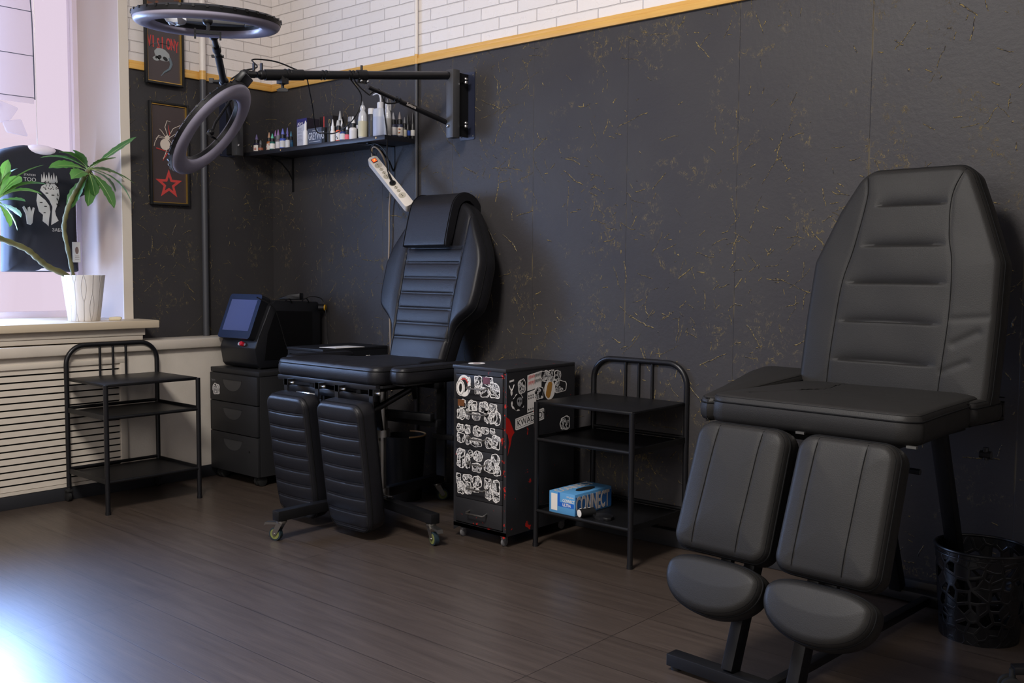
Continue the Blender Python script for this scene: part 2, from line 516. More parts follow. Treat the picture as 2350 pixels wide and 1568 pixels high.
# ------------------------------------------------------------------ upholstery
def pad(name, mats, parent, M, prof, thick, r0=0.03, r1=0.03, edge=0.02, puff=0.01, groove=None, nu=56, nv=90, smooth=9, piping=True, wave=0.0, seed=1, seams=()):
    """upholstered cushion. prof: rows (v, xl, xr) in the face plane (local X right, local Y up, Z out); edges rounded, grooves pressed in"""
    v0, v1 = prof[0][0], prof[-1][0]
    pv = np.array([p[0] for p in prof]); pl = np.array([p[1] for p in prof]); pr_ = np.array([p[2] for p in prof])
    dense = np.linspace(v0, v1, 400)
    dl, dr = np.interp(dense, pv, pl), np.interp(dense, pv, pr_)
    if smooth:
        k = np.ones(smooth * 2 + 1) / (smooth * 2 + 1)
        def sm(a):
            e = np.concatenate([2 * a[0] - a[smooth:0:-1], a, 2 * a[-1] - a[-2:-smooth - 2:-1]])
            return np.convolve(e, k, 'valid')
        dl, dr = sm(dl), sm(dr)
    t = np.linspace(0, 1, nv + 1)
    vs = v0 + (v1 - v0) * (0.55 * t + 0.45 * (1 - np.cos(np.pi * t)) / 2)
    L, R = np.interp(vs, dense, dl), np.interp(vs, dense, dr)
    ins = np.zeros(nv + 1)
    for i, v in enumerate(vs):
        if r0 > 0 and v - v0 < r0: ins[i] = r0 - math.sqrt(max(r0 * r0 - (r0 - (v - v0)) ** 2, 0))
        if r1 > 0 and v1 - v < r1: ins[i] = r1 - math.sqrt(max(r1 * r1 - (r1 - (v1 - v)) ** 2, 0))
    L = L + ins; R = R - ins
    tu = np.linspace(0, 1, nu + 1)
    us = 0.5 * tu + 0.5 * (1 - np.cos(np.pi * tu)) / 2
    X = L[:, None] + (R - L)[:, None] * us[None, :]
    V = np.repeat(vs[:, None], nu + 1, 1)
    # boundary polyline
    bnd = [(0, j) for j in range(nu + 1)] + [(i, nu) for i in range(1, nv + 1)] + [(nv, j) for j in range(nu - 1, -1, -1)] + [(i, 0) for i in range(nv - 1, 0, -1)]
    B = np.array([(X[i, j], V[i, j]) for i, j in bnd])
    P = np.stack([X.ravel(), V.ravel()], 1)
    D = np.full(len(P), 9.0)
    nb = len(B)
    for a in range(nb):
        p, q = B[a], B[(a + 1) % nb]
        d = q - p; ll = d @ d
        if ll < 1e-12: continue
        tt = np.clip(((P - p) @ d) / ll, 0, 1)
        D = np.minimum(D, np.hypot(*(P - (p + tt[:, None] * d)).T))
    D = D.reshape(X.shape)
    for i, j in bnd: D[i, j] = 0
    e = np.clip(D, 0, edge)
    Hh = np.sqrt(np.clip(edge ** 2 - (edge - e) ** 2, 0, None)) - edge
    Hh = Hh + puff * (1 - np.exp(-D / 0.05))
    if groove is not None:
        Hh = Hh - groove(X, V) * np.clip(D / 0.008, 0, 1)
    if wave:
        rs = np.random.RandomState(seed)
        for _ in range(7):
            a = rs.uniform(0, np.pi); f = rs.uniform(15, 45); ph = rs.uniform(0, 6)
            Hh = Hh + wave / 3 * np.sin((X * np.cos(a) + V * np.sin(a)) * f + ph) * np.clip(D / 0.04, 0, 1)
    mb = MB(); bm = mb.bm
    vv = [[bm.verts.new((X[i, j], V[i, j], Hh[i, j])) for j in range(nu + 1)] for i in range(nv + 1)]
    for i in range(nv):
        for j in range(nu):
            mb._f([vv[i][j], vv[i][j + 1], vv[i + 1][j + 1], vv[i + 1][j]])
    ring = [vv[i][j] for i, j in bnd]
    nrm = []
    for a in range(nb):
        d = B[(a + 2) % nb] - B[a - 2]
        l = math.hypot(*d) or 1
        nrm.append((d[1] / l, -d[0] / l))
    prev = ring
    z0 = -edge
    for off, z in ((0.004, z0 - 0.25 * (thick - edge)), (0.004, z0 - 0.75 * (thick - edge)), (-0.002, -thick), (-0.012, -thick - 0.004)):
        cur = [bm.verts.new((B[a][0] + nrm[a][0] * off, B[a][1] + nrm[a][1] * off, z)) for a in range(nb)]
        for a in range(nb): mb._f([prev[a], prev[(a + 1) % nb], cur[(a + 1) % nb], cur[a]])
        prev = cur
    mb._f(prev[::-1])
    o = mb.build(name, mats, parent, smooth=50, M=M)
    for ln in seams:
        sb = MB(); q = []
        for p_ in bez([(a_, b_, 0) for a_, b_ in ln], 30):
            i = int(np.argmin(np.abs(vs - p_.y))); 
            if not (vs[0] <= p_.y <= vs[-1]): continue
            j = int(np.argmin(np.abs(X[i] - p_.x)))
            if D[i, j] < 0.004: continue
            q.append((p_.x, p_.y, Hh[i, j] + 0.0006))
        if len(q) > 3: sb.tube(q, 0.0013, 5); sb.build('seam', STITCH, o)
    if piping:
        pb = MB()
        pts = [(B[a][0] + nrm[a][0] * 0.0012, B[a][1] + nrm[a][1] * 0.0012, -edge - 0.001) for a in range(0, nb, 1)]
        pb.tube(pts, 0.0022, 6, closed=True)
        pts = [(B[a][0] - nrm[a][0] * 0.006, B[a][1] - nrm[a][1] * 0.006, -edge + math.sqrt(edge ** 2 - (edge - min(0.006, edge)) ** 2) + 0.0002) for a in range(0, nb, 1)]
        pb.tube(pts, 0.0011, 5, closed=True)
        pb.build('piping', STITCH, o)
    return o
def gline(x, v, pts, depth, sig):
    """groove along a polyline in the face plane"""
    out = np.full(x.shape, 9.0)
    for p, q in zip(pts, pts[1:]):
        p = np.array(p); q = np.array(q); d = q - p; ll = d @ d
        t = np.clip(((x - p[0]) * d[0] + (v - p[1]) * d[1]) / ll, 0, 1)
        out = np.minimum(out, np.hypot(x - p[0] - t * d[0], v - p[1] - t * d[1]))
    return depth * np.exp(-(out / sig) ** 2)

# ================================================================== THE ROOM
XR, YF, ZC = 6.6, -6.0, 3.4
m = MB(); m.box(-0.6, XR + 0.2, YF - 0.2, 0.2, -0.1, 0)
struct('floor', m, FLOORM, None)
m = MB(); m.box(-0.6, XR + 0.2, YF - 0.2, 0.2, ZC, ZC + 0.1)
struct('ceiling', m, mat('white_ceiling_paint', rgb(225, 220, 212), 0.8, bump=0.05), None)
ZT = 2.047
# right wall (dark plaster below the trim, painted brick above)
m = MB(); m.mi = 0; m.box(0, XR, 0, 0.2, 0, ZT); m.mi = 1; m.box(0, XR, 0.002, 0.2, ZT, ZC)
struct('wall_right', m, [WALLD, BRICK], None)
# window wall
YW = -0.88
m = MB(); m.mi = 0
m.box(-0.5, 0, YW + 0.05, 0.2, 0, ZT)
m.mi = 1; m.box(-0.5, -0.002, YW + 0.05, 0.2, ZT, ZC)
m.mi = 2
m.box(-0.5, 0.0, YW, YW + 0.05, 0.0, ZC)
m.box(-0.5, 0.0, -3.0, YW, 0, 0.775)
m.box(-0.5, 0.0, -3.0, YW, 2.95, ZC)
m.box(-0.5, 0.0, YF, -3.0, 0, ZC)
struct('wall_left', m, [WALLD, BRICK, REVEAL], None)
m = MB(); m.box(XR, XR + 0.2, YF, 0, 0, ZC)
struct('wall_far_right', m, CREAMW, None)
m = MB(); m.box(0, XR, YF - 0.2, YF, 0, ZC)
struct('wall_rear', m, CREAMW, None)
# overcast sky seen through the window
k = NT('bright_overcast_sky')
em = k.n('ShaderNodeEmission'); em.inputs[0].default_value = (0.783, 0.645, 0.776, 1); em.inputs[1].default_value = 1.0
k.l(em.outputs[0], [n for n in k.t.nodes if n.type == 'OUTPUT_MATERIAL'][0].inputs[0])
m = MB(); m.box(-1.9, -1.85, -4.5, 1.6, -0.5, 4.2)
tag(m.build('sky_backdrop', k.m, smooth=None), None, kind='structure')
# window sash and panes (far plane of the opening)
SASH = mat('white_sash_paint', rgb(232, 218, 230), 0.4)
def pane_mat():
    k = NT('window_glass')
    tr = k.n('ShaderNodeBsdfTransparent'); gl = k.n('ShaderNodeBsdfGlossy')
    gl.inputs['Roughness'].default_value = 0.02
    fr = k.n('ShaderNodeFresnel'); fr.inputs[0].default_value = 1.45
    mx = k.n('ShaderNodeMixShader')
    k.l(k.math('MULTIPLY', fr.outputs[0], 0.5), mx.inputs[0]); k.l(tr.outputs[0], mx.inputs[1]); k.l(gl.outputs[0], mx.inputs[2])
    k.l(mx.outputs[0], [n for n in k.t.nodes if n.type == 'OUTPUT_MATERIAL'][0].inputs[0])
    return k.m
wr = bpy.data.objects.new('window_1', None); COL.objects.link(wr); wr.location = (-0.45, -1.94, 0.815); tag(wr, None, kind='structure')
m = MB()
for y0, y1 in ((-1.06, -1.0), (1.035, 1.06), (-0.03, 0.03)): m.box(-0.03, 0.03, y0, y1, 0, 2.14)
for z0, z1 in ((0, 0.03), (2.08, 2.14)): m.box(-0.03, 0.03, -1.0, 1.035, z0, z1)
m.build('window_frame', SASH, wr, None)
for y0, y1 in ((-1.0, -0.03), (0.03, 1.035)):
    m = MB(); m.box(-0.004, 0.004, y0, y1, 0.03, 2.08); m.build('window_pane', pane_mat(), wr, None)
# window board, apron, white corner strip
m = MB(); m.box(-0.42, 0.2, -3.05, -0.802, 0.779, 0.8155, bev=0.004)
struct('window_sill', m, SILLM)
m = MB(); m.box(0, 0.17, -3.0, -0.86, 0.745, 0.779, bev=0.002); m.box(0, 0.165, -3.0, -0.87, 0.722, 0.745, bev=0.002)
struct('trim_4', m, CREAM)
m = MB(); m.box(0, 0.006, YW, YW + 0.048, 0.816, ZC)
struct('trim_1', m, mat('cream_corner_strip', rgb(214, 204, 190), 0.5, bump=0.2, bscale=80), None)
# wooden rail between dark plaster and brick
m = MB()
m.box(0, XR, -0.014, 0.0, 2.036, 2.062, bev=0.003); m.box(0, XR, -0.009, 0.0, 2.062, 2.078, bev=0.002)
struct('trim_2', m, PINE)
m = MB()
m.box(0, 0.014, YW + 0.05, -0.014, 2.036, 2.062, bev=0.003); m.box(0, 0.009, YW + 0.05, -0.009, 2.062, 2.078, bev=0.002)
struct('trim_3', m, PINE)
# skirting
m = MB(); m.box(1.2, XR, -0.03, 0, 0, 0.066, bev=0.006); m.box(0.16, 1.2, -0.018, 0, 0, 0.066, bev=0.004)
struct('baseboard_right', m, BASEB)
# radiator casing along the window wall
m = MB()
YG0, YG1 = -1.56, -0.975
m.box(0, 0.155, YG1, 0, 0.061, 0.668)
m.box(0, 0.155, -3.0, YG0, 0.061, 0.668)
m.box(0, 0.155, YG0, YG1, 0.061, 0.075)
m.box(0, 0.155, YG0, YG1, 0.628, 0.668)
m.box(0, 0.05, YG0, YG1, 0.075, 0.628)
struct('wall_casing_left', m, CREAMW, None)
m = MB(); m.box(0, 0.185, -3.05, 0, 0.668, 0.716, bev=0.008)
struct('trim_5', m, CREAM)
m = MB(); m.box(0.14, 0.158, -3.0, 0, 0, 0.061, bev=0.002)
struct('baseboard_left', m, BASEB)
g = thing('radiator_grille', 'cream slatted radiator grille set in the casing below the window board', 'radiator grille', (0.155, (YG0 + YG1) / 2, 0.075))
hw = (YG1 - YG0) / 2
m = MB()
m.box(-0.012, 0.008, -hw - 0.02, -hw + 0.012, -0.005, 0.556, bev=0.003); m.box(-0.012, 0.008, hw - 0.012, hw + 0.022, -0.005, 0.556, bev=0.003)
m.box(-0.012, 0.009, -hw - 0.02, hw + 0.022, 0.54, 0.562, bev=0.003); m.box(-0.012, 0.006, -hw, hw, -0.012, 0.002)
m.build('frame', CREAM, g)
m = MB()
for i in range(18):
    z = 0.004 + i * 0.0302
    m.box(-0.0015, 0.0015, -hw + 0.01, hw - 0.01, 0, 0.0232, T(0.0, 0, z) @ RY(-6))
m.build('slats', CREAM, g, None)
m = MB(); m.box(-0.02, -0.018, -hw, hw, 0, 0.55); m.build('backing', BLACKP, g, None)

# pipes
def pipe(name, x, y, r, z0, label):
    t = thing(name, label, 'pipe', (x, y, z0))
    m = MB(); m.cyl((0, 0, 0), (0, 0, 2.035 - z0), r); m.build('dark_section', mat('grey_black_pipe_paint', rgb(64, 65, 70), 0.45), t)
    m = MB(); m.cyl((0, 0, 2.035 - z0), (0, 0, 2.08 - z0), r * 1.06); tag(m.build('gold_section', PINE, t), 'gold painted band')
    m = MB(); m.cyl((0, 0, 2.08 - z0), (0, 0, ZC - z0), r); tag(m.build('white_section', mat('white_pipe_paint', rgb(222, 214, 206), 0.4), t), 'white painted upper section')
    return t
pipe('heating_pipe', 0.03, -0.444, 0.0165, 0.716, 'vertical heating pipe left of the room corner, grey below the rail and white above')
pipe('heating_pipe', 1.166, -0.011, 0.0085, 0.067, 'thin vertical pipe run on the dark wall beside the end of the bottle shelf')

# ================================================================== ART ON THE WINDOW WALL
def picture(label, y0, y1, z0, z1):
    t = thing('picture_frame', label, 'framed poster', (0.016 if z1 > 2.1 else 0.002, (y0 + y1) / 2, z0), 0, None)
    W2, H = (y1 - y0) / 2, z1 - z0
    m = MB()
    b = 0.011
    for a in ((-W2, -W2 + b, 0, H), (W2 - b, W2, 0, H), (-W2 + b, W2 - b, 0, b), (-W2 + b, W2 - b, H - b, H)): m.box(0, 0.022, a[0], a[1], a[2], a[3], bev=0.002)
    m.build('frame', BLACKP, t)
    m = MB(); c = b + 0.0045
    for a in ((-W2 + b, -W2 + c, b, H - b), (W2 - c, W2 - b, b, H - b), (-W2 + c, W2 - c, b, c), (-W2 + c, W2 - c, H - c, H - b)): m.box(0.002, 0.014, a[0], a[1], a[2], a[3])
    tag(m.build('gold_inner_strip', GOLD, t), 'thin gold inner strip')
    m = MB(); m.box(0, 0.006, -W2 + b, W2 - b, b, H - b)
    p = m.build('poster', mat('brown_black_poster_paper', rgb(66, 56, 56), 0.35), t, None)
    return t, p, W2, H
t, p, W2, H = picture('framed poster with a pale spider above a red star', -0.735, -0.52, 1.384, 1.896)
Mx = SIDER(0.0065, 0, 0)
m = MB()
outer = []
for i in range(10):
    r = 0.076 if i % 2 == 0 else 0.031
    a = math.radians(90 + i * 36); outer.append((r * math.cos(a), r * math.sin(a)))
inner = []
for i in range(10):
    r = 0.040 if i % 2 == 0 else 0.0165
    a = math.radians(90 + i * 36); inner.append((r * math.cos(a), r * math.sin(a)))
Ms = SIDER(0.0063, -0.003, 0.105)
for i in range(10):
    j = (i + 1) % 10
    m.prism([outer[i], outer[j], inner[j], inner[i]], 0, 0.0004, Ms)
tag(m.build('star_print', REDP, p, None), 'red outlined star')
m = MB(); Ms = SIDER(0.0063, -0.02, 0.315)
m.prism([(0.027 * math.cos(a / 20 * 6.283) , -0.012 + 0.028 * math.sin(a / 20 * 6.283)) for a in range(20)], 0, 0.0004, Ms)
m.prism([(0.012 + 0.013 * math.cos(a / 14 * 6.283), 0.022 + 0.013 * math.sin(a / 14 * 6.283)) for a in range(14)], 0, 0.0005, Ms)
for q in ([(0.015, 0.03), (0.0, 0.075), (0.012, 0.108), (0.03, 0.104)], [(0.02, 0.03), (0.045, 0.072), (0.085, 0.092)], [(0.022, 0.022), (0.055, 0.045), (0.088, 0.052)], [(0.022, 0.012), (0.045, -0.01), (0.048, -0.04)],
          [(0.0, 0.03), (-0.02, 0.055), (-0.03, 0.062)], [(-0.0, 0.022), (-0.035, 0.03), (-0.055, -0.005), (-0.06, -0.025)], [(0.0, 0.018), (-0.04, 0.022), (-0.05, 0.012)], [(0.01, -0.03), (0.0, -0.06), (-0.012, -0.085)]):
    m.tube([Ms @ Vector((a, b, 0.0004)) for a, b in q], 0.0016, 5, flat=1)
tag(m.build('spider_print', mat('bone_print', rgb(205, 192, 178), 0.6), p, 40), 'pale long-legged spider')
m = MB()
for q in ([(0.03, 0.04), (0.022, 0.09)], [(0.05, 0.03), (0.09, 0.038)], [(-0.045, -0.03), (0.03, -0.045)], [(0.015, -0.05), (-0.01, -0.09)]):
    m.tube([Ms @ Vector((a - 0.004, b - 0.004, 0.0002)) for a, b in q], [0.0035, 0.0008], 5)
tag(m.build('shadow_print', REDP, p, 40), None, kind=None)

t, p, W2, H = picture('framed poster with red lettering over a skull, cut off by the top edge', -0.758, -0.55, 1.978, 2.52)
for i, chh in enumerate('VISIONY'):
    text('lettering', chh, 0.078, SIDER(0.0065, -0.086 + i * 0.0245, 0.180 - (0.008 if i in (2, 6) else 0)), REDP, p, sx=0.40 if chh != 'I' else 0.55, off=0.0018)
m = MB()
Ms = SIDER(0.0066, -0.005, 0.118)
def blob(cx, cy, rx, ry, n=18, z=0.0004, jit=0.0, rot=0):
    pts = []
    for i in range(n):
        a = 2 * math.pi * i / n
        r = 1 + random.uniform(-jit, jit)
        x, y = rx * r * math.cos(a), ry * r * math.sin(a)
        c, s = math.cos(rot), math.sin(rot)
        pts.append((cx + x * c - y * s, cy + x * s + y * c))
    return pts
m.prism(blob(-0.005, 0.03, 0.044, 0.03, jit=0.06, rot=-0.3), 0, 0.0004, Ms)
m.prism(blob(-0.035, 0.008, 0.02, 0.012, jit=0.1), 0, 0.0004, Ms)
m.mi = 1
m.prism(blob(-0.018, 0.018, 0.01, 0.009), 0.0004, 0.0007, Ms); m.prism(blob(0.012, 0.012, 0.014, 0.009, rot=-0.5), 0.0004, 0.0007, Ms); m.prism(blob(-0.037, 0.012, 0.005, 0.006), 0.0004, 0.0007, Ms)
m.mi = 2
m.tube([Ms @ Vector((a, b, 0)) for a, b in [(0.035, 0.02), (0.045, -0.01), (0.035, -0.035), (0.005, -0.055), (-0.012, -0.075)]], [0.006, 0.007, 0.006, 0.004, 0.001], 6)
for q in range(6):
    a0 = random.uniform(-20, 160)
    m.tube([Ms @ Vector((0.072 * math.cos(math.radians(a0 + d)), 0.055 + 0.03 * math.sin(math.radians(a0 + d)), 0)) for d in range(0, 60, 12)], 0.0013, 5)
m.build('skull_print', [mat('pale_blue_grey_print', rgb(150, 155, 155), 0.6), BLACKP, mat('blue_grey_print', rgb(95, 108, 116), 0.6)], p, 40)
m = MB()
for i in range(26):
    m.prism(blob(random.uniform(-0.085, 0.085), random.uniform(0.20, 0.36), random.uniform(0.006, 0.02), random.uniform(0.004, 0.012), 9, jit=0.3), 0, 0.0003 + i * 1e-5, SIDER(0.0063, 0, 0.08))
m.build('upper_print', mat('muted_orange_print', rgb(120, 74, 52), 0.6, var=0.6), p, None)

# ================================================================== TROLLEYS
def trolley(label, loc, rz, wheels_label=None):
    t = thing('side_trolley', label, 'trolley', loc, rz, None)
    W2, D2 = 0.22, 0.183
    r = 0.0105
    for sx in (-1, 1):
        m = MB(); m.cyl((sx * W2, -D2, 0.0), (sx * W2, -D2, 0.562), r); m.cyl((sx * W2, -D2, 0.0), (sx * W2, -D2, 0.012), r * 1.15)
        m.build('front_leg', BMETAL2, t)
    for sx in (-1, 1):
        m = MB(); m.cyl((sx * W2, D2, 0.07), (sx * W2, D2, 0.60), r)
        lg = m.build('rear_leg', BMETAL2, t)
        m = MB(); m.cyl((sx * W2, D2, 0.04), (sx * W2, D2, 0.075), 0.007); m.box(sx * W2 - 0.013, sx * W2 + 0.013, D2 - 0.012, D2 + 0.02, 0.045, 0.055, bev=0.002)
        m.lathe([(0.018, -0.009), (0.024, -0.006), (0.024, 0.006), (0.018, 0.009)], T(sx * W2, D2 + 0.012, 0.0245) @ RY(90), 20)
        m.build('caster', RUBBER, t)
    m = MB()
    R = 0.085; zt = 0.712
    pts = [(-W2, D2, 0.56)] + [(x, D2, z) for x, z in arc(-W2 + R, zt - R, R, 180, 90, 8)] + [(x, D2, z) for x, z in arc(W2 - R, zt - R, R, 90, 0, 8)] + [(W2, D2, 0.56)]
    m.tube(pts, r * 1.05, 12); m.build('handle', BMETAL2, t)
    for x in (-0.063, 0.0, 0.063):
        m = MB(); m.cyl((x, D2, 0.555), (x, D2, zt), 0.0055); m.build('handle_bar', BMETAL2, t)
    m = MB(); m.box(-W2, W2, -D2, D2, 0.553, 0.566, bev=0.004); m.build('top_shelf', BMETAL, t)
    for z in (0.418, 0.14):
        m = MB(); m.box(-W2, W2, -D2, D2, z - 0.004, z + 0.001)
        for a, b in (((-W2, -D2, z), (W2, -D2, z)), ((-W2, D2, z + 0.012), (W2, D2, z + 0.012))): m.cyl(a, b, 0.0075)
        for sx in (-1, 1): m.box(sx * W2 - 0.003, sx * W2 + 0.003, -D2, D2, z - 0.008, z + 0.014)
        m.build('tray_shelf', BMETAL, t)
    return t
trolley('black metal side trolley in front of the cream radiator grille', (0.372, -1.034, 0), 90)
trolley('black metal side trolley holding a blue glove box, between sticker cabinet and wall', (2.441, -0.19, 0), 0)

# glove box and roll on its lower tray
t = thing('glove_box', 'blue and white cardboard glove box on the lower trolley tray', 'box', (2.273, -0.355, 0.142), -1)
L_, D_, Hh_ = 0.125, 0.23, 0.082
BLUE = mat('light_blue_card', rgb(88, 152, 205), 0.5); BLUE2 = mat('deep_blue_card', rgb(28, 96, 190), 0.5)
m = MB(); m.box(0, L_, 0, D_, 0, Hh_, bev=0.001)
bx = m.build('carton', BLUE, t, None)
m = MB(); m.box(0.01, 0.04, -0.0005, 0, 0.01, 0.074); m.build('white_label', WHITE, bx, None)
m = MB(); m.box(0.042, L_ - 0.004, -0.0005, 0, 0.028, 0.045); m.box(0.042, 0.052, -0.0005, 0, 0.045, Hh_ - 0.002); m.build('blue_band', BLUE2, bx, None)
text('lettering', 'CONNECT', 0.0165, FRONT(0.066, -0.0006, 0.047), WHITE, bx, sx=0.72, off=0.0003)
text('lettering', 'ULTRA', 0.0165, FRONT(0.066, -0.0006, 0.031), WHITE, bx, sx=0.8, off=0.0003)
text('lettering', '200 gloves', 0.008, FRONT(0.085, -0.0006, 0.066), WHITE, bx)
m = MB(); m.box(L_, L_ + 0.0005, 0.005, D_, 0.006, 0.07); m.build('side_print', mat('blue_side_print', rgb(42, 96, 158), 0.5), bx, None)
text('lettering', 'CONNECT', 0.09, SIDER(L_ + 0.0008, 0.006, 0.009), mat('grey_white_print', rgb(190, 182, 176), 0.6), bx, sx=0.475, off=0.0022)
text('lettering', 'CONNECT', 0.058, basis((0.012, 0.004, Hh_ + 0.0004), (0, 1, 0), (-1, 0, 0), (0, 0, 1)) @ T(0.0, -0.037, 0), mat('grey_white_print', rgb(190, 182, 176), 0.6), bx, sx=0.76, off=0.001)
m = MB(); m.prism([(0.085 + 0.022 * math.cos(a / 20 * 6.283), 0.115 + 0.055 * math.sin(a / 20 * 6.283)) for a in range(20)], Hh_ + 0.0002, Hh_ + 0.0012)
m.build('opening', BLACKP, bx, None)
t = thing('tape_roll', 'small black printed roll lying beside the blue glove box', 'roll', (2.42, -0.352, 0.1585))
m = MB(); m.cyl((0, -0.005, 0), (0.022, 0.055, 0), 0.0165, n=20)
rl = m.build('roll', BLACKP, t)
m = MB(); m.cyl((-0.0003, -0.006, 0), (0, -0.005, 0), 0.014, n=20); m.build('paper_core', WHITE, rl)
m = MB()
for i in range(3): m.tube([(0.002 + i * 0.007, 0.004 + i * 0.018, 0.0168), (-0.004 + i * 0.007, 0.01 + i * 0.018, 0.0158), (-0.01 + i * 0.007, 0.006 + i * 0.018, 0.0128)], 0.0012, 5)
m.build('print', WHITE, rl)
m = MB()
rs = random.Random(3)
m.prism([(0.05 * math.cos(a / 16 * 6.283) * rs.uniform(0.7, 1.1), 0.035 * math.sin(a / 16 * 6.283) * rs.uniform(0.7, 1.1)) for a in range(16)], 0, 0.012, I4, bev=0.003)
o = m.build('glove', mat('black_nitrile', rgb(20, 20, 22), 0.4, bump=0.5, bscale=60), None)
o.location = (2.49, -0.3, 0.141); tag(o, 'crumpled black glove on the lower tray behind the printed roll', 'glove')

# ================================================================== STICKER CABINETS
def sticker(parent, M, cx, cy, w_, h_, seed, mode=0):
    rs = random.Random(seed)
    n = 26
    out = []
    k1, k2, p1, p2 = rs.randint(3, 5), rs.randint(5, 8), rs.uniform(0, 6), rs.uniform(0, 6)
    for i in range(n):
        a = 2 * math.pi * i / n
        sq = 1.0 / max(abs(math.cos(a)), abs(math.sin(a))) ** 0.55
        r = 0.45 * sq * (1 + 0.07 * math.sin(k1 * a + p1) + 0.04 * math.sin(k2 * a + p2) + rs.uniform(-0.015, 0.015))
        out.append((cx + w_ * r * math.cos(a), cy + h_ * r * math.sin(a)))
    inn = [(cx + (x - cx) * 0.88, cy + (y - cy) * 0.88) for x, y in out]
    z = 0.0003 + 0.00012 * (seed % 5)
    m = MB()
    m.mi = 0; m.prism(out, 0, z, M)
    m.mi = 1; m.prism(inn, z, z + 0.0002, M)
    return m.build('sticker', [WHITE, ART], parent, None)

def drawer_cabinet(label, loc, rz, enamel, D_=0.425):
    t = thing('drawer_cabinet', label, 'drawer cabinet', loc, rz)
    W_ = 0.28
    m = MB()
    m.box(0, 0.014, 0.004, D_, 0.045, 0.69); m.box(W_ - 0.014, W_, 0.004, D_, 0.045, 0.69)
    m.box(0.014, W_ - 0.014, D_ - 0.01, D_, 0.045, 0.69)
    m.box(0.014, W_ - 0.014, 0.0, D_, 0.66, 0.69)
    m.box(0.014, W_ - 0.014, 0.004, D_, 0.045, 0.062)
    m.box(-0.001, W_ + 0.001, -0.003, D_, 0.678, 0.692, bev=0.002)
    m.prism([(0.0, 0.06), (W_, 0.06), (W_, 0.028), (W_ - 0.03, 0.045), (0.03, 0.045), (0, 0.028)], -0.006, -0.004, FRONT(0, 0, 0))
    body = m.build('body', enamel, t, None)
    for x in (0.03, W_ - 0.03):
        for y in (0.03, D_ - 0.04):
            m = MB(); m.cyl((x, y, 0.035), (x, y, 0.047), 0.005); m.lathe([(0.012, -0.006), (0.0165, -0.004), (0.0165, 0.004), (0.012, 0.006)], T(x, y, 0.0168) @ RY(90), 16)
            m.box(x - 0.009, x + 0.009, y - 0.012, y + 0.012, 0.026, 0.037, bev=0.003)
            m.build('caster', mat('grey_caster_plastic', rgb(105, 104, 106), 0.4), t)
    drs = []
    for i in range(6):
        z1 = 0.657 - i * 0.0985; z0 = z1 - 0.0965
        m = MB(); m.box(0.016, W_ - 0.016, -0.002, D_ - 0.02, z0, z1, bev=0.0015)
        d = m.build('drawer', enamel, t, None)
        m = MB(); zc = z0 + 0.052; m.tube([(0.095, -0.002, zc), (0.092, -0.02, zc - 0.004), (0.097, -0.026, zc - 0.006), (0.183, -0.026, zc - 0.006), (0.188, -0.02, zc - 0.004), (0.185, -0.002, zc)], 0.0034, 8)
        tag(m.build('handle', STEEL, d), 'bent steel wire handle')
        drs.append((d, z0, z1))
    return t, body, drs
t1, body, drs = drawer_cabinet('tall narrow black drawer cabinet covered with stickers, chipped to red', (1.885, -0.488, 0), 0, CHIP)
FR = [(0.194, 0.645, 0.051, 0.045), (0.087, 0.634, 0.024, 0.035), (0.138, 0.645, 0.048, 0.053), (0.132, 0.599, 0.03, 0.035), (0.172, 0.595, 0.059, 0.046), (0.225, 0.604, 0.058, 0.068), (0.053, 0.548, 0.045, 0.044), (0.108, 0.545, 0.055, 0.05), (0.168, 0.543, 0.056, 0.054), (0.216, 0.54, 0.048, 0.035), (0.046, 0.499, 0.05, 0.052), (0.081, 0.502, 0.024, 0.05), (0.128, 0.497, 0.051, 0.037), (0.184, 0.503, 0.03, 0.061), (0.209, 0.499, 0.027, 0.057), (0.237, 0.5, 0.042, 0.063), (0.041, 0.448, 0.042, 0.041), (0.081, 0.447, 0.036, 0.044), (0.131, 0.45, 0.045, 0.041), (0.174, 0.45, 0.048, 0.033), (0.214, 0.451, 0.03, 0.028), (0.046, 0.405, 0.05, 0.047), (0.084, 0.4, 0.029, 0.046), (0.128, 0.395, 0.067, 0.041), (0.136, 0.431, 0.047, 0.029), (0.195, 0.4, 0.043, 0.05), (0.232, 0.407, 0.05, 0.066), (0.046, 0.345, 0.053, 0.05), (0.047, 0.308, 0.051, 0.056), (0.084, 0.314, 0.029, 0.068), (0.098, 0.354, 0.029, 0.034), (0.138, 0.345, 0.055, 0.048), (0.132, 0.296, 0.059, 0.044), (0.202, 0.31, 0.069, 0.063), (0.23, 0.343, 0.051, 0.054), (0.238, 0.297, 0.044, 0.047), (0.033, 0.248, 0.029, 0.056), (0.084, 0.251, 0.061, 0.038), (0.048, 0.205, 0.047, 0.059), (0.087, 0.208, 0.039, 0.06), (0.134, 0.241, 0.055, 0.056), (0.127, 0.207, 0.041, 0.024), (0.191, 0.242, 0.043, 0.056), (0.198, 0.201, 0.045, 0.053), (0.235, 0.236, 0.045, 0.059), (0.235, 0.198, 0.041, 0.056)]
Mf = FRONT(0, -0.0022, 0)
for i, (x, z, w_, h_) in enumerate(FR):
    d = min(drs, key=lambda q: abs((q[1] + q[2]) / 2 - z))
    zz = min(max(z, d[1] + h_ * 0.42), d[2] - h_ * 0.42)
    sticker(d[0], Mf, x, zz, w_, h_ * 0.95, i + 10)
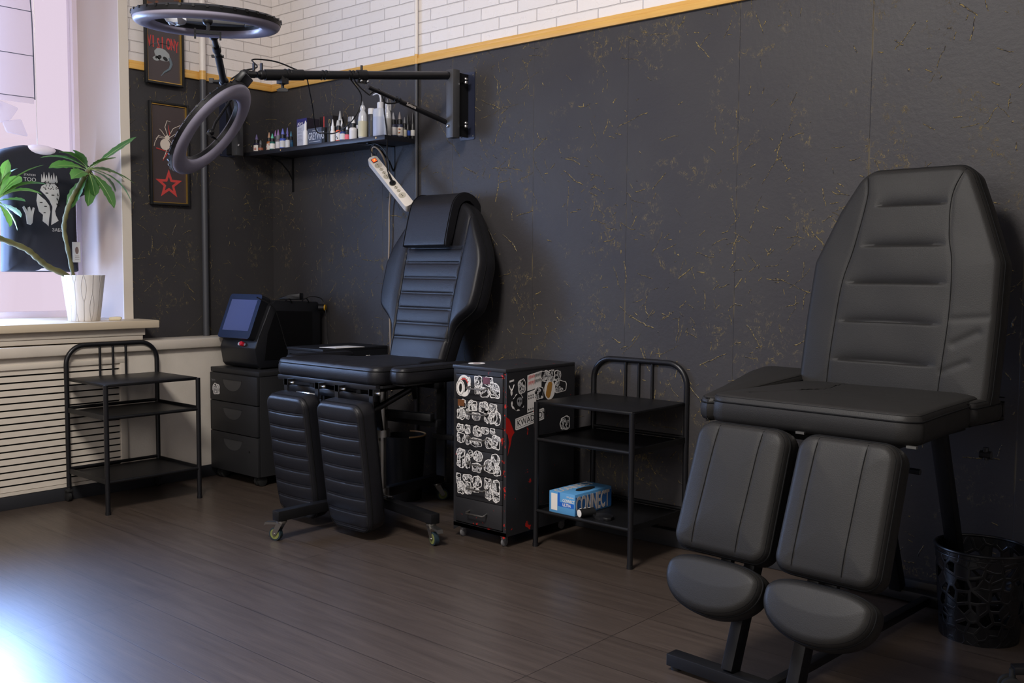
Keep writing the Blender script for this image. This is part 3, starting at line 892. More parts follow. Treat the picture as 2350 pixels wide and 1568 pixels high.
# round lettered sticker at the top left drawer
d0 = drs[0][0]
m = MB(); m.mi = 0; m.prism([(0.062 + 0.036 * math.cos(a / 28 * 6.283), 0.612 + 0.043 * math.sin(a / 28 * 6.283)) for a in range(28)], 0, 0.0007, Mf)
m.mi = 1; m.prism([(0.062 + 0.020 * math.cos(a / 28 * 6.283), 0.612 + 0.025 * math.sin(a / 28 * 6.283)) for a in range(28)], 0.0007, 0.0009, Mf)
m.mi = 2; m.prism([(0.062 + r * 0.021 * math.cos(math.radians(a)), 0.614 + r * 0.026 * math.sin(math.radians(a))) for r, rg in ((1.15, range(20, 165, 12)), (0.9, range(164, 18, -12))) for a in rg], 0.0009, 0.0011, Mf)
tag(m.build('sticker', [WHITE, BLACKP, REDP], d0, None), 'round white sticker with a red arc and lettering')
for i, ch in enumerate('PIRATES'):
    a = math.radians(150 - i * 20)
    text('lettering', ch, 0.011, Mf @ T(0.062 + 0.0275 * math.cos(a), 0.612 + 0.034 * math.sin(a), 0.0009) @ Matrix.Rotation(a - math.pi / 2, 4, 'Z') @ T(-0.0035, -0.004, 0), BLACKP, d0)
m = MB(); m.mi = 0; m.prism(blob(0.043, 0.603, 0.024, 0.032), 0.0008, 0.0012, Mf); m.mi = 1; m.prism(blob(0.043, 0.603, 0.0205, 0.028), 0.0012, 0.0013, Mf); m.mi = 0; m.prism(blob(0.043, 0.603, 0.0185, 0.026), 0.0013, 0.0014, Mf)
m.mi = 1; m.prism(blob(0.043, 0.603, 0.008, 0.017, 8, jit=0.25), 0.0014, 0.0015, Mf)
m.build('sticker', [WHITE, BLACKP], d0, None)
# two small colour stickers
for dd, x, z, c1 in ((drs[0][0], 0.182, 0.64, rgb(112, 70, 84)), (drs[1][0], 0.047, 0.543, rgb(150, 96, 60))):
    m = MB(); m.prism(rrect(x - 0.018, x + 0.018, z - 0.012, z + 0.014, 0.002), 0.0006, 0.0011, Mf)
    tag(m.build('sticker', mat('colour_sticker_%d' % int(x * 1000), c1, 0.4, var=0.8), dd, None), 'small square colour sticker')
SD = [(0.092, 0.619, 0.05, 0.063), (0.231, 0.649, 0.06, 0.05), (0.273, 0.647, 0.04, 0.057), (0.311, 0.644, 0.049, 0.051), (0.195, 0.585, 0.063, 0.057), (0.331, 0.6, 0.088, 0.055), (0.365, 0.447, 0.07, 0.062)]
Ms = SIDER(0.28, 0, 0)
for i, (y, z, w_, h_) in enumerate(SD): sticker(body, Ms, y, z, w_, h_, i + 80)
m = MB(); m.mi = 0; m.prism(blob(0.07, 0.56, 0.038, 0.034, 20, jit=0.16), 0, 0.0005, Ms); m.mi = 1; m.prism(blob(0.07, 0.56, 0.034, 0.030, 20, jit=0.16), 0.0005, 0.0006, Ms)
m.mi = 2; m.prism(blob(0.078, 0.562, 0.016, 0.019, 14, jit=0.1), 0.0006, 0.0008, Ms); m.mi = 1; m.prism(blob(0.072, 0.565, 0.005, 0.006, 8), 0.0008, 0.0009, Ms); m.prism(blob(0.086, 0.563, 0.004, 0.006, 8), 0.0008, 0.0009, Ms)
tag(m.build('sticker', [WHITE, BLACKP, mat('grey_print', rgb(140, 140, 142), 0.5)], body, None), 'black and grey skull sticker')
m = MB(); m.mi = 0; m.prism([(0.125, 0.598), (0.21, 0.61), (0.21, 0.672), (0.125, 0.66)], 0, 0.0004, Ms)
m.mi = 1
rs = random.Random(5)
for i in range(16):
    x = 0.131 + i * 0.0047
    for zz in (0.65, 0.628):
        m.mi = 1 if i < 8 else 2
        h1, h2 = rs.uniform(0.005, 0.011), rs.uniform(0.005, 0.014)
        m.prism([(x, zz + 0.0006 * i - h2), (x + 0.0025, zz + 0.0006 * i - 0.004), (x + 0.0042, zz + 0.0006 * i + h1), (x + 0.001, zz + 0.0006 * i + 0.004)], 0.0004, 0.0006, Ms)
tag(m.build('sticker', [WHITE, REDP, BLACKP], body, None), 'white sticker with jagged red and black lettering')
m = MB(); m.mi = 0; m.prism([(0.126, 0.514), (0.178, 0.52), (0.178, 0.608 - 0.006), (0.126, 0.592)], 0, 0.0004, Ms)
m.mi = 1
for i in range(4):
    for zz in (0.578, 0.568, 0.525): m.prism(blob(0.134 + i * 0.0125, zz + i * 0.0014, 0.003, 0.004, 8), 0.0004, 0.0006, Ms)
tag(m.build('sticker', [WHITE, BLACKP], body, None), 'white card sticker with black dots')
m = MB(); m.mi = 0; m.prism(blob(0.262, 0.592, 0.034, 0.04, 24), 0.0003, 0.0007, Ms); m.mi = 1; m.prism(blob(0.258, 0.592, 0.017, 0.036, 18, jit=0.12, rot=-0.25), 0.0007, 0.0009, Ms)
tag(m.build('sticker', [WHITE, mat('ochre_print', rgb(168, 120, 52), 0.5)], body, None), 'round sticker with an ochre figure')
m = MB(); m.mi = 0; m.prism([(0.056, 0.455), (0.062, 0.452), (0.228, 0.478), (0.228, 0.52), (0.222, 0.523), (0.056, 0.497)], 0, 0.0004, Ms)
m.mi = 1; m.prism([(0.0595, 0.4575), (0.2245, 0.4835), (0.2245, 0.517), (0.0595, 0.4935)], 0.0004, 0.0005, Ms); m.mi = 0; m.prism([(0.061, 0.459), (0.223, 0.485), (0.223, 0.5155), (0.061, 0.492)], 0.0005, 0.0006, Ms)
sk = m.build('sticker', [WHITE, BLACKP], body, None); tag(sk, 'long white lettered sticker')
text('lettering', 'KWADRON', 0.034, Ms @ T(0.066, 0.4655, 0.0006) @ Matrix.Rotation(math.radians(8.5), 4, 'Z'), BLACKP, body, sx=1.0)
m = MB(); m.mi = 0
for q in ([(0.02, 0.64), (0.045, 0.643), (0.045, 0.65), (0.02, 0.647)],): m.prism(q, 0, 0.0003, Ms)
m.tube([Ms @ Vector((a, b, 0.0002)) for a, b in [(0.018, 0.628), (0.024, 0.615), (0.032, 0.606), (0.04, 0.617), (0.046, 0.63)]], 0.0016, 5); m.prism(blob(0.032, 0.602, 0.006, 0.014, 8), 0, 0.0004, Ms)
m.build('sticker', WHITE, body, None)
m = MB()
m.prism([(0.0, 0.51), (0.02, 0.50), (0.036, 0.47), (0.05, 0.445), (0.035, 0.43), (0.028, 0.40), (0.012, 0.36), (0.02, 0.41), (0.012, 0.44), (0.0, 0.45)], 0, 0.0002, Ms)
tag(m.build('red_chip', mat('bare_red_enamel', rgb(176, 30, 24), 0.45), body, None), 'large patch where the black has come off the red')
m = MB(); m.mi = 0; m.lathe([(0.034, 0), (0.034, 0.0012)], I4, 30); m.mi = 1; m.lathe([(0.016, 0.0012), (0.016, 0.0014)], I4, 14)
o = m.build('paper_disc', [WHITE, mat('brown_print', rgb(96, 66, 62), 0.6)], None, None); o.location = (1.925, -0.395, 0.6925)
tag(o, 'round white paper disc lying on top of the sticker cabinet', 'paper')

t2, body2, drs2 = drawer_cabinet('plain black drawer cabinet behind the quilted chair, with papers on top', (0.67, -0.40, 0), 0, mat('black_enamel', rgb(27, 28, 32), 0.5, spec=0.3, bump=0.1, bscale=500), 0.395)
Ms = SIDER(0.28, 0, 0)
for i, (y, z, w_, h_) in enumerate([(0.17, 0.628, 0.085, 0.04), (0.27, 0.632, 0.035, 0.045), (0.10, 0.63, 0.02, 0.02)]): 
    sticker(body2, Ms, y, z, w_, h_, 130 + i)
sticker(drs2[0][0], Mf, 0.06, 0.60, 0.03, 0.05, 141)
sticker(drs2[1][0], Mf, 0.24, 0.53, 0.04, 0.05, 143)
m = MB(); m.prism([(0, 0), (0.10, 0.02), (0.13, 0.17), (0.025, 0.15)], 0, 0.0025)
o = m.build('paper_sheet', WHITE, None, None); o.location = (0.83, -0.33, 0.6925); tag(o, 'loose white paper on the black cabinet beside the machine', 'paper')

# three drawer pedestal under the machine
t = thing('drawer_pedestal', 'low wide graphite pedestal with three drawers carrying the touchscreen machine', 'drawer cabinet', (0.165, -0.5, 0))
m = MB(); m.box(0, 0.415, 0.006, 0.44, 0.05, 0.545, bev=0.002); m.build('body', CABM, t)
m = MB(); m.box(-0.004, 0.419, -0.004, 0.444, 0.545, 0.567, bev=0.002); m.build('top', CABM, t)
for i, (z0, z1) in enumerate(((0.402, 0.541), (0.247, 0.398), (0.05, 0.243))):
    m = MB(); m.box(0.002, 0.413, -0.012, 0.006, z0, z1, bev=0.003); d = m.build('drawer', CABM, t)
    m = MB(); zt = z1 - 0.028
    m.prism([(0.122, zt), (0.282, zt)] + [(0.202 + 0.08 * math.cos(math.radians(a)), zt + 0.055 * math.sin(math.radians(a))) for a in range(-6, -176, -8)], 0.012, 0.0125, FRONT(0, 0, 0))
    m.mi = 1; m.prism([(0.118, zt - 0.001), (0.286, zt - 0.001), (0.286, zt + 0.002), (0.118, zt + 0.002)], 0.0123, 0.0145, FRONT(0, 0, 0))
    tag(m.build('finger_pull', [mat('recess_grey', rgb(54, 54, 56), 0.4), CABM], d, None), 'half-round recessed pull')
m = MB(); m.cyl((0.345, -0.0125, 0.17), (0.345, -0.0135, 0.17), 0.006); m.build('lock', BLACKP, t)
for x in (0.05, 0.375):
    for y in (0.03, 0.40):
        m = MB()
        for dx in (-0.014, 0.014): m.lathe([(0.02, -0.009), (0.025, -0.007), (0.025, 0.007), (0.02, 0.009)], T(x + dx, y, 0.0255) @ RY(90), 20)
        m.cyl((x, y, 0.03), (x, y, 0.052), 0.01); m.build('caster', RUBBER, t)
sticker(t.children[2], FRONT(0, -0.012, 0), 0.058, 0.458, 0.07, 0.062, 151)
text('lettering', 'lynn', 0.02, FRONT(0.018, -0.0125, 0.497), mat('faded_grey_print', rgb(110, 110, 112), 0.6), t.children[2])

# ================================================================== TOUCHSCREEN MACHINE
t = thing('touchscreen_machine', 'black desktop machine with tilted blue touchscreen and red knob on the pedestal', 'machine', (0.20, -0.47, 0.567), 3)
GB = mat('satin_black_casing', rgb(26, 27, 31), 0.38, spec=0.45)
# side profile in (depth, height): local y, z
prof = [(0.03, 0.0), (0.012, 0.018), (-0.002, 0.10), (0.022, 0.155), (0.095, 0.315), (0.13, 0.338), (0.40, 0.325), (0.42, 0.30), (0.42, 0.0)]
m = MB(); m.prism(prof, 0, 0.285, basis((0, 0, 0.006), (0, 1, 0), (0, 0, 1), (1, 0, 0)), bev=0.006)
cs = m.build('casing', GB, t)
m = MB(); m.prism([(0.055, 0.04), (0.075, 0.17), (0.125, 0.285), (0.36, 0.275), (0.36, 0.04)], 0.2855, 0.287, basis((0, 0, 0.006), (0, 1, 0), (0, 0, 1), (1, 0, 0)))
m.box(0.285, 0.2885, 0.14, 0.24, 0.145, 0.15); m.box(0.285, 0.2885, 0.14, 0.24, 0.172, 0.177)
m.build('side_panel', BPLAST, t, None)
for x, y in ((0.03, 0.05), (0.255, 0.05), (0.03, 0.38), (0.255, 0.38)):
    m = MB(); m.cyl((x, y, 0), (x, y, 0.008), 0.012); m.build('foot', RUBBER, t)
tl = 22
S = T(0.0, -0.01, 0.150) @ RX(-tl)
m = MB(); m.prism([(x, z) for x, z in rrect(0.003, 0.262, 0.0, 0.235, 0.018)], 0, 0.055, S @ basis((0, 0.045, 0), (1, 0, 0), (0, 0, 1), (0, -1, 0)), bev=0.004)
sh = m.build('screen_housing', GB, t)
m = MB(); m.prism(rrect(0.003, 0.262, 0.0, 0.235, 0.018), 0.0505 + 0.004, 0.0565, S @ basis((0, 0.045, 0), (1, 0, 0), (0, 0, 1), (0, -1, 0)))
m.build('screen_bezel', mat('navy_glossy_bezel', rgb(36, 48, 76), 0.25, spec=0.6), sh, None)
m = MB(); m.box(0.028, 0.236, -0.0125, -0.0118, 0.04, 0.205, S)
tag(m.build('display', mat('unlit_display_glass', rgb(84, 94, 136), 0.15, spec=0.7), sh, None), 'blue grey display')
Kn = T(0.0, 0.0, 0.128) @ RX(-24)
m = MB(); m.mi = 0; m.lathe([(0.011, 0), (0.012, 0.006), (0.012, 0.018), (0.010, 0.021)], T(0.185, 0.006, 0.122) @ RX(66), 18)
tag(m.build('knob', mat('red_knob', rgb(205, 30, 50), 0.35), t), 'red round knob')
m = MB(); m.lathe([(0.009, 0), (0.009, 0.010), (0.007, 0.012)], T(0.160, 0.006, 0.122) @ RX(66), 16)
tag(m.build('push_button', mat('white_button', rgb(205, 212, 225), 0.3), t), 'white push button')
m = MB(); m.lathe([(0.007, 0), (0.007, 0.010)], T(0.208, 0.004, 0.120) @ RX(66), 14); m.build('key_switch', STEEL, t)
m = MB(); m.tube(bez([(0.262, 0.03, 0.36), (0.30, 0.10, 0.31), (0.305, 0.14, 0.22), (0.31, 0.17, 0.12), (0.33, 0.2, 0.05), (0.36, 0.22, 0.012)], 40), 0.0028, 8); m.build('cable', BPLAST, t)
m = MB(); m.cyl((0.285, 0.41, 0.30), (0.31, 0.425, 0.30), 0.018); m.mi = 1; m.cyl((0.31, 0.425, 0.30), (0.315, 0.428, 0.30), 0.016)
m.build('yellow_plug', [BPLAST, mat('yellow_cap', rgb(200, 150, 20), 0.4)], t)
for y in (0.19, 0.30):
    m = MB(); m.tube([(0.27, y, 0.325), (0.287, y + 0.002, 0.345), (0.292, y + 0.02, 0.35), (0.288, y + 0.04, 0.328)], 0.003, 8); m.build('hook', BPLAST, t)
o = None
m = MB(); m.prism([(0, 0), (0.11, 0), (0.11, 0.035), (0.05, 0.024), (0, 0.008)], -0.03, 0.03, FRONT(0, 0, 0), bev=0.004)
o = m.build('foot_pedal', BPLAST, None); o.location = (0.345, -0.20, 0.909); o.rotation_euler = (math.radians(-2), 0, math.radians(35)); tag(o, 'black wedge foot pedal lying on top of the touchscreen machine', 'pedal')
m = MB(); m.tube(bez([(0.44, -0.13, 0.915), (0.46, -0.09, 0.925), (0.48, -0.04, 0.91), (0.50, -0.03, 0.84), (0.505, -0.03, 0.76), (0.52, -0.03, 0.66), (0.6, -0.03, 0.6)], 40), 0.0022, 8)
tag(m.build('cord', BPLAST), 'thin black cord hanging down behind the touchscreen machine', 'cable')

# ================================================================== TREATMENT CHAIRS
def hplane(x, y, z, rz=0, rx=0):            # cushion lying flat, face up
    return T(x, y, z) @ RZ(rz) @ RX(rx)
def vplane(x, y, z, tilt, rz=0):            # cushion face towards -Y, top leaning back by tilt
    return T(x, y, z) @ RZ(rz) @ RX(-tilt) @ basis((0, 0, 0), (1, 0, 0), (0, 0, 1), (0, -1, 0))

# ---- quilted chair
t = thing('treatment_chair', 'quilted black leather treatment chair on castors with a draped head cushion', 'chair', (1.42, -0.30, 0))
def g_back(x, v):
    h = 0.0 * x
    for gv in (0.505, 0.437, 0.367, 0.298, 0.228, 0.160, 0.094):
        cv = gv - 0.004 * (x - 0.02)
        inside = 1 / (1 + np.exp((np.abs(x - 0.02) - 0.168) * 400))
        h += inside * (0.0018 * np.exp(-((v - cv - 0.0042) / 0.0022) ** 2) + 0.0018 * np.exp(-((v - cv + 0.0042) / 0.0022) ** 2) + 0.0062 * np.exp(-np.sqrt((v - cv) ** 2 + 0.000025) / 0.014))
    for sgn in (-1, 1):
        h += gline(x, v, [(0.02 + sgn * 0.166, -0.1), (0.02 + sgn * 0.170, 0.3), (0.02 + sgn * 0.178, 0.55), (0.02 + sgn * 0.165, 0.8)], 0.004, 0.004)
    # side bolsters stand a little proud
    h -= 0.010 * (1 / (1 + np.exp(-(np.abs(x - 0.02) - 0.19) * 90)))
    return h
hb = [(-0.05, .165), (0, .17), (.09, .182), (.13, .188), (.17, .206), (.235, .292), (.30, .303), (.44, .305), (.51, .282), (.62, .215), (.68, .17), (.725, .13)]
back = pad('backrest', LEATHER, t, vplane(0.025, 0.0, 0.675, 15), [(v, 0.012 - a, 0.012 + a) for v, a in hb], 0.085, 0.03, 0.05, 0.022, 0.012, g_back, 110, 330, 12, seams=[[(0.02 + sg_ * 0.166, -0.04), (0.02 + sg_ * 0.168, 0.15), (0.02 + sg_ * 0.170, 0.3), (0.02 + sg_ * 0.175, 0.48)] for sg_ in (-1, 1)] + [[(-0.142, gv_ + 0.0042), (0.02, gv_ + 0.0042), (0.182, gv_ + 0.0042)] for gv_ in (0.437, 0.367, 0.298, 0.228, 0.160, 0.094)])
back['label'] = 'winged backrest with ribbed centre panel'
m = MB()
pf = [(0.035, 0.498), (0.052, 0.500), (0.060, 0.52), (0.060, 0.66), (0.050, 0.71), (0.02, 0.748), (-0.03, 0.765), (-0.085, 0.755), (-0.12, 0.72), (-0.125, 0.66), (-0.123, 0.60), (-0.108, 0.60), (-0.098, 0.65), (-0.09, 0.70), (-0.06, 0.73), (-0.02, 0.728), (0.01, 0.70), (0.018, 0.66), (0.02, 0.52)]
pf = [(p_.x, p_.y) for p_ in bez([(a_, b_, 0) for a_, b_ in pf], 90)]
Mh = vplane(0.015, 0.0, 0.675, 15) @ basis((0, 0, 0), (0, 0, 1), (0, 1, 0), (-1, 0, 0))
m.prism(pf, -0.140, 0.132, Mh, bev=0.003)
hp = m.build('head_cushion', LEATHER, t, 60)
for zz in (-0.134, 0.126):
    m = MB(); m.tube([Mh @ Vector((a * 1.0 + 0.0015, b + 0.001, zz)) for a, b in pf[3:52]], 0.0014, 5)
    m.build('piping', STITCH, hp)
m = MB(); m.box(-0.0008, 0.0008, 0, 0.012, 0, 0.026, T(0.337, 0.14, 1.075) @ RX(12)); tag(m.build('care_tag', WHITE, t), 'small white tag')
def g_seat(x, v):
    return 0.0012 * np.exp(-((v + 0.40) / 0.03) ** 2) * np.sin(x * 60 + 2 * np.sin(x * 23)) + gline(x, v, [(0.02, -0.5), (0.02, -0.30), (0.0, -0.2)], 0.0035, 0.004) + gline(x, v, [(-0.30, -0.34), (0.02, -0.36), (0.24, -0.37)], 0.002, 0.004)
sp = [(-.435, -.375, .285), (-.30, -.375, .29), (-.20, -.375, .29), (-.165, -.32, .26), (-.13, -.17, .235), (.03, -.165, .215)]
s = pad('seat', LEATHER, t, hplane(0, 0, 0.682), sp, 0.07, 0.045, 0.02, 0.016, 0.006, g_seat, 70, 60, 4, wave=0.0012)
s['label'] = 'soft creased seat cushion'
m = MB(); m.prism([(-.365, -.43), (.26, -.43), (.285, -.40), (.285, -.2), (.2, .02), (-.17, .02), (-.365, -.2)], 0.598, 0.608); m.build('seat_board', BMETAL2, t)
for x0, x1, v0, v1 in ((0.305, 0.395, -0.395, 0.02), (-0.465, -0.38, -0.33, 0.02)):
    a = pad('armrest', LEATHER, t, hplane(0, 0, 0.684), [(v0, x0, x1), (v1, x0, x1)], 0.062, 0.035, 0.03, 0.014, 0.004, None, 26, 40, 2)
    m = MB(); m.box(x0 + 0.01, x1 - 0.01, v0 + 0.02, v1 - 0.02, 0.612, 0.618); m.cyl(((x0 + x1) / 2, v0 + 0.1, 0.612), ((x0 + x1) / 2 - (0.12 if x0 > 0 else -0.12), v0 + 0.22, 0.54), 0.011)
    m.build('arm_support', BMETAL, a, M=a.matrix_basis.inverted())
def g_leg(c):
    def f(x, v):
        h = 0.0 * x
        for i in range(8):
            gv = -0.082 - i * 0.0605 + 0.03 * (-(x - c)) * 0.0
            cv = gv - 0.0015 * np.cos((x - c) * 12)
            ins = 1 / (1 + np.exp((np.abs(x - c) - 0.118) * 300))
            h += ins * (0.0016 * np.exp(-((v - cv - 0.0042) / 0.0022) ** 2) + 0.0016 * np.exp(-((v - cv + 0.0042) / 0.0022) ** 2) + 0.0075 * np.exp(-np.sqrt((v - cv) ** 2 + 0.000025) / 0.015))
        return h
    return f
for x0, x1, sg in ((-0.285, -0.022, 0), (0.052, 0.318, 1)):
    c = (x0 + x1) / 2
    l = pad('leg_rest', LEATHER, t, vplane(0, -0.555, 0.555, -7), [(-0.528, x0 + 0.016, x1 - 0.012), (-0.42, x0 + 0.002, x1 - 0.002), (-0.2, x0, x1), (-0.012, x0, x1)], 0.085, 0.05, 0.045, 0.018, 0.010, g_leg(c), 44, 280, 10)
    l['label'] = 'ribbed hanging leg rest'
    for bx_ in (c - 0.105, c + 0.105):
        m = MB(); m.box(bx_ - 0.011, bx_ + 0.011, -0.465, -0.459, 0.50, 0.60); m.box(bx_ - 0.014, bx_ + 0.014, -0.465, -0.43, 0.575, 0.60)
        b = m.build('hinge_strap', BMETAL2, t)
        m = MB(); m.cyl((bx_ + 0.012, -0.452, 0.585), (bx_ + 0.032, -0.452, 0.585), 0.006); m.sphere((bx_ + 0.034, -0.452, 0.585), 0.0075)
        m.build('hinge_bolt', STEEL, b)
m = MB(); m.bar((-0.36, -0.42, 0.60), (0.28, -0.42, 0.60), 0.022, 0.022); m.bar((-0.30, -0.40, 0.555), (0.24, -0.40, 0.555), 0.03, 0.03)
m.build('front_rail', BMETAL2, t)
m = MB()
for x in (-0.14, 0.16): m.bar((x, -0.42, 0.585), (x, -0.02, 0.585), 0.03, 0.03)
for x in (-0.10, 0.12): m.bar((x, -0.30, 0.575), (x, -0.27, 0.40), 0.035, 0.012, (0, 1, 0))
m.bar((-0.14, -0.28, 0.47), (0.36, -0.20, 0.47), 0.03, 0.03); m.bar((-0.14, -0.18, 0.44), (0.36, -0.16, 0.44), 0.03, 0.03)
m.bar((-0.14, -0.05, 0.58), (0.26, -0.05, 0.58), 0.03, 0.03); m.bar((0.24, -0.03, 0.60), (0.24, -0.03, 0.19), 0.05, 0.012)
m.bar((0.20, -0.03, 0.36), (0.32, -0.03, 0.36), 0.03, 0.02)
m.build('lift_frame', BMETAL, t)
m = MB(); m.cyl((0.12, -0.33, 0.475), (0.23, -0.20, 0.575), 0.009); m.cyl((0.14, -0.306, 0.494), (0.235, -0.195, 0.58), 0.013); m.build('gas_strut', BMETAL2, t)
m = MB(); m.cyl((0.105, -0.25, 0.10), (0.105, -0.25, 0.155), 0.034, n=24); m.cyl((0.105, -0.25, 0.155), (0.105, -0.25, 0.37), 0.021, n=24); m.cyl((0.105, -0.25, 0.37), (0.105, -0.25, 0.40), 0.038, n=24); m.cyl((0.105, -0.25, 0.40), (0.105, -0.25, 0.56), 0.026, n=24)
tag(m.build('pump_column', STEEL, t), 'chromed hydraulic pump')
m = MB(); m.tube(bez([(0.115, -0.27, 0.30), (0.13, -0.285, 0.27), (0.135, -0.29, 0.21), (0.165, -0.30, 0.15), (0.20, -0.30, 0.135)], 20), 0.0045, 8); m.cyl((0.12, -0.30, 0.135), (0.22, -0.29, 0.135), 0.006); m.build('pump_lever', STEEL, t)
m = MB(); m.tube([(-0.22, -0.435, 0.545), (-0.18, -0.46, 0.55), (-0.10, -0.46, 0.55), (-0.08, -0.435, 0.545)], 0.005, 8); m.build('release_handle', CHROME, t)
m = MB(); m.cyl((0.02, -0.25, 0.09), (0.02, -0.25, 0.125), 0.06, n=24)
ends = [(0.02, -0.72), (0.51, -0.33), (-0.03, 0.235), (-0.47, -0.2)]
cpt = (0.02, -0.25)
for ex, ey in ends: m.bar((cpt[0], cpt[1], 0.103), (ex, ey, 0.103), 0.042, 0.04)
m.build('base_cross', BMETAL, t)
def swivel_caster(x, y, rot, parent, brake):
    M0 = T(x, y, 0) @ RZ(rot)
    m = MB(); m.mi = 0; m.lathe([(0.019, 0.072), (0.021, 0.075), (0.021, 0.081), (0.012, 0.084)], M0, 20)
    for s_ in (-1, 1): m.prism([(-0.012, 0.072), (0.014, 0.072), (0.036, 0.03), (0.030, 0.02), (0.018, 0.022)], s_ * 0.014 - 0.001, s_ * 0.014 + 0.001, M0 @ FRONT(0, 0, 0))
    m.cyl(M0 @ Vector((0.026, -0.018, 0.026)), M0 @ Vector((0.026, 0.018, 0.026)), 0.005)
    if brake: m.prism([(0.01, 0.066), (0.065, 0.062), (0.075, 0.056), (0.07, 0.07), (0.01, 0.075)], -0.012, 0.012, M0 @ FRONT(0, 0, 0))
    c_ = m.build('caster', STEEL, parent)
    m = MB(); m.mi = 0; m.lathe([(0.018, -0.010), (0.026, -0.009), (0.026, 0.009), (0.018, 0.010)], M0 @ T(0.026, 0, 0.026) @ RX(90), 24)
    m.mi = 1; m.lathe([(0.008, -0.0108), (0.020, -0.0108), (0.020, 0.0108), (0.008, 0.0108)], M0 @ T(0.026, 0, 0.026) @ RX(90), 24)
    m.build('wheel', [mat('blue_grey_tyre', rgb(30, 46, 54), 0.5), mat('yellow_green_hub', rgb(112, 118, 66), 0.5)], c_)
for (ex, ey), ro, br_ in zip(ends, (200, -15, 60, 150), (True, True, False, False)):
    fx, fy = ex + (cpt[0] - ex) * 0.06, ey + (cpt[1] - ey) * 0.06
    swivel_caster(fx, fy, ro, t, br_)

# ---- wide chair at the right
t = thing('treatment_chair', 'large matte black treatment chair with twin leg rests and foot pads, nearest the camera', 'chair', (3.55, -0.36, 0), -4)
seamL = [(-0.145, 0.66), (-0.128, 0.578), (-0.15, 0.419), (-0.174, 0.309), (-0.183, 0.18), (-0.188, -0.05)]
seamR = [(0.160, 0.66), (0.128, 0.565), (0.132, 0.449), (0.150, 0.358), (0.158, 0.194), (0.150, -0.05)]
def g_back2(x, v):
    h = gline(x, v, seamL, 0.0015, 0.006) + gline(x, v, seamR, 0.0015, 0.006)
    for a, b, gv in ((-0.10, 0.118, 0.541), (-0.13, 0.128, 0.417), (-0.168, 0.146, 0.303), (-0.177, 0.140, 0.184), (-0.183, 0.137, 0.064)):
        mid, hw_ = (a + b) / 2, (b - a) / 2
        fall = np.clip(1 - ((x - mid) / hw_) ** 4, 0, 1)
        dv = v - gv - 0.002 * np.cos((x - mid) * 9)
        h += fall * np.where(dv > 0, 0.010 * np.exp(-(dv / 0.020) ** 1.2 if False else -np.abs(dv) / 0.016), 0.010 * np.exp(-(dv / 0.0035) ** 2))
    h += gline(x, v, [(0.18, 0.13), (0.24, 0.165)], 0.003, 0.012) + gline(x, v, [(0.16, 0.05), (0.22, 0.08)], 0.0025, 0.01) + gline(x, v, [(0.17, 0.20), (0.26, 0.21)], 0.002, 0.01)
    return h
bp = [(-.06, -.285, .283), (0, -.29, .288), (.18, -.291, .288), (.37, -.285, .283), (.53, -.222, .222), (.66, -.150, .168)]
b = pad('backrest', LEATHER2, t, vplane(0, 0, 0.735, 11.5), bp, 0.085, 0.02, 0.04, 0.022, 0.012, g_back2, 110, 200, 5, wave=0.0009, seams=(seamL, seamR))
b['label'] = 'tall tapered backrest with five pressed folds'
def g_seat2(x, v):
    return gline(x, v, [(-0.20, -0.43), (-0.12, -0.30), (-0.09, -0.2), (-0.12, 0.0)], 0.0035, 0.004) + gline(x, v, [(-0.1, -0.32), (0.19, -0.33)], 0.0025, 0.006) + gline(x, v, [(-0.1, -0.22), (0.22, -0.23)], 0.002, 0.007)
s = pad('seat', LEATHER2, t, hplane(0, 0, 0.722), [(-.505, -.275, .292), (-.47, -.288, .302), (-.30, -.29, .285), (.06, -.28, .26)], 0.072, 0.04, 0.02, 0.016, 0.010, g_seat2, 80, 70, 3, wave=0.0012, seams=([(-0.20, -0.43), (-0.12, -0.30), (-0.09, -0.2), (-0.12, 0.0)],))
for sg in (-1, 1):
    pr4 = [(-.50, -.318, -.26), (-.30, -.37, -.27), (.0, -.46, -.27), (.13, -.48, -.30)]
    if sg > 0: pr4 = [(-0.10, 0.24, 0.283), (0.13, 0.235, 0.29)]
    a = pad('armrest', LEATHER2, t, (T(0, -0.5, 0.712) @ RX(3.5) @ T(0, 0.5, 0)) if sg < 0 else hplane(0, 0, 0.715), pr4, 0.062, 0.03, 0.05, 0.014, 0.006, None, 30, 50, 4)
    if sg > 0: continue
    m = MB(); m.bar((sg * 0.30, -0.35 if sg < 0 else -0.1, 0.655), (sg * 0.30, 0.05, 0.655), 0.03, 0.02); m.build('arm_support', BMETAL, a, M=a.matrix_basis.inverted())
def g_pad2(ls):
    def f(x, v):
        h = 0 * x
        for l in ls: h = h + gline(x, v, l, 0.0012, 0.006)
        return h
    return f
def moon(c, a):
    rows = []
    for i in range(60):
        v = -0.0925 + 0.0925 * (1 - math.cos(math.pi / 2 * i / 59)) if i < 60 else 0
        rows.append((v, c - a * (1 - min(1, (v / -0.0927)) ** 2.2) ** 0.5, c + a * (1 - min(1, (v / -0.0927)) ** 2.2) ** 0.5))
    for i in range(1, 40):
        v = 0.0475 * math.sin(math.pi / 2 * i / 39)
        h_ = a * max(0.0, 1 - (v / 0.048) ** 2.8) ** (1 / 2.8)
        rows.append((v, c - h_, c + h_))
    return rows
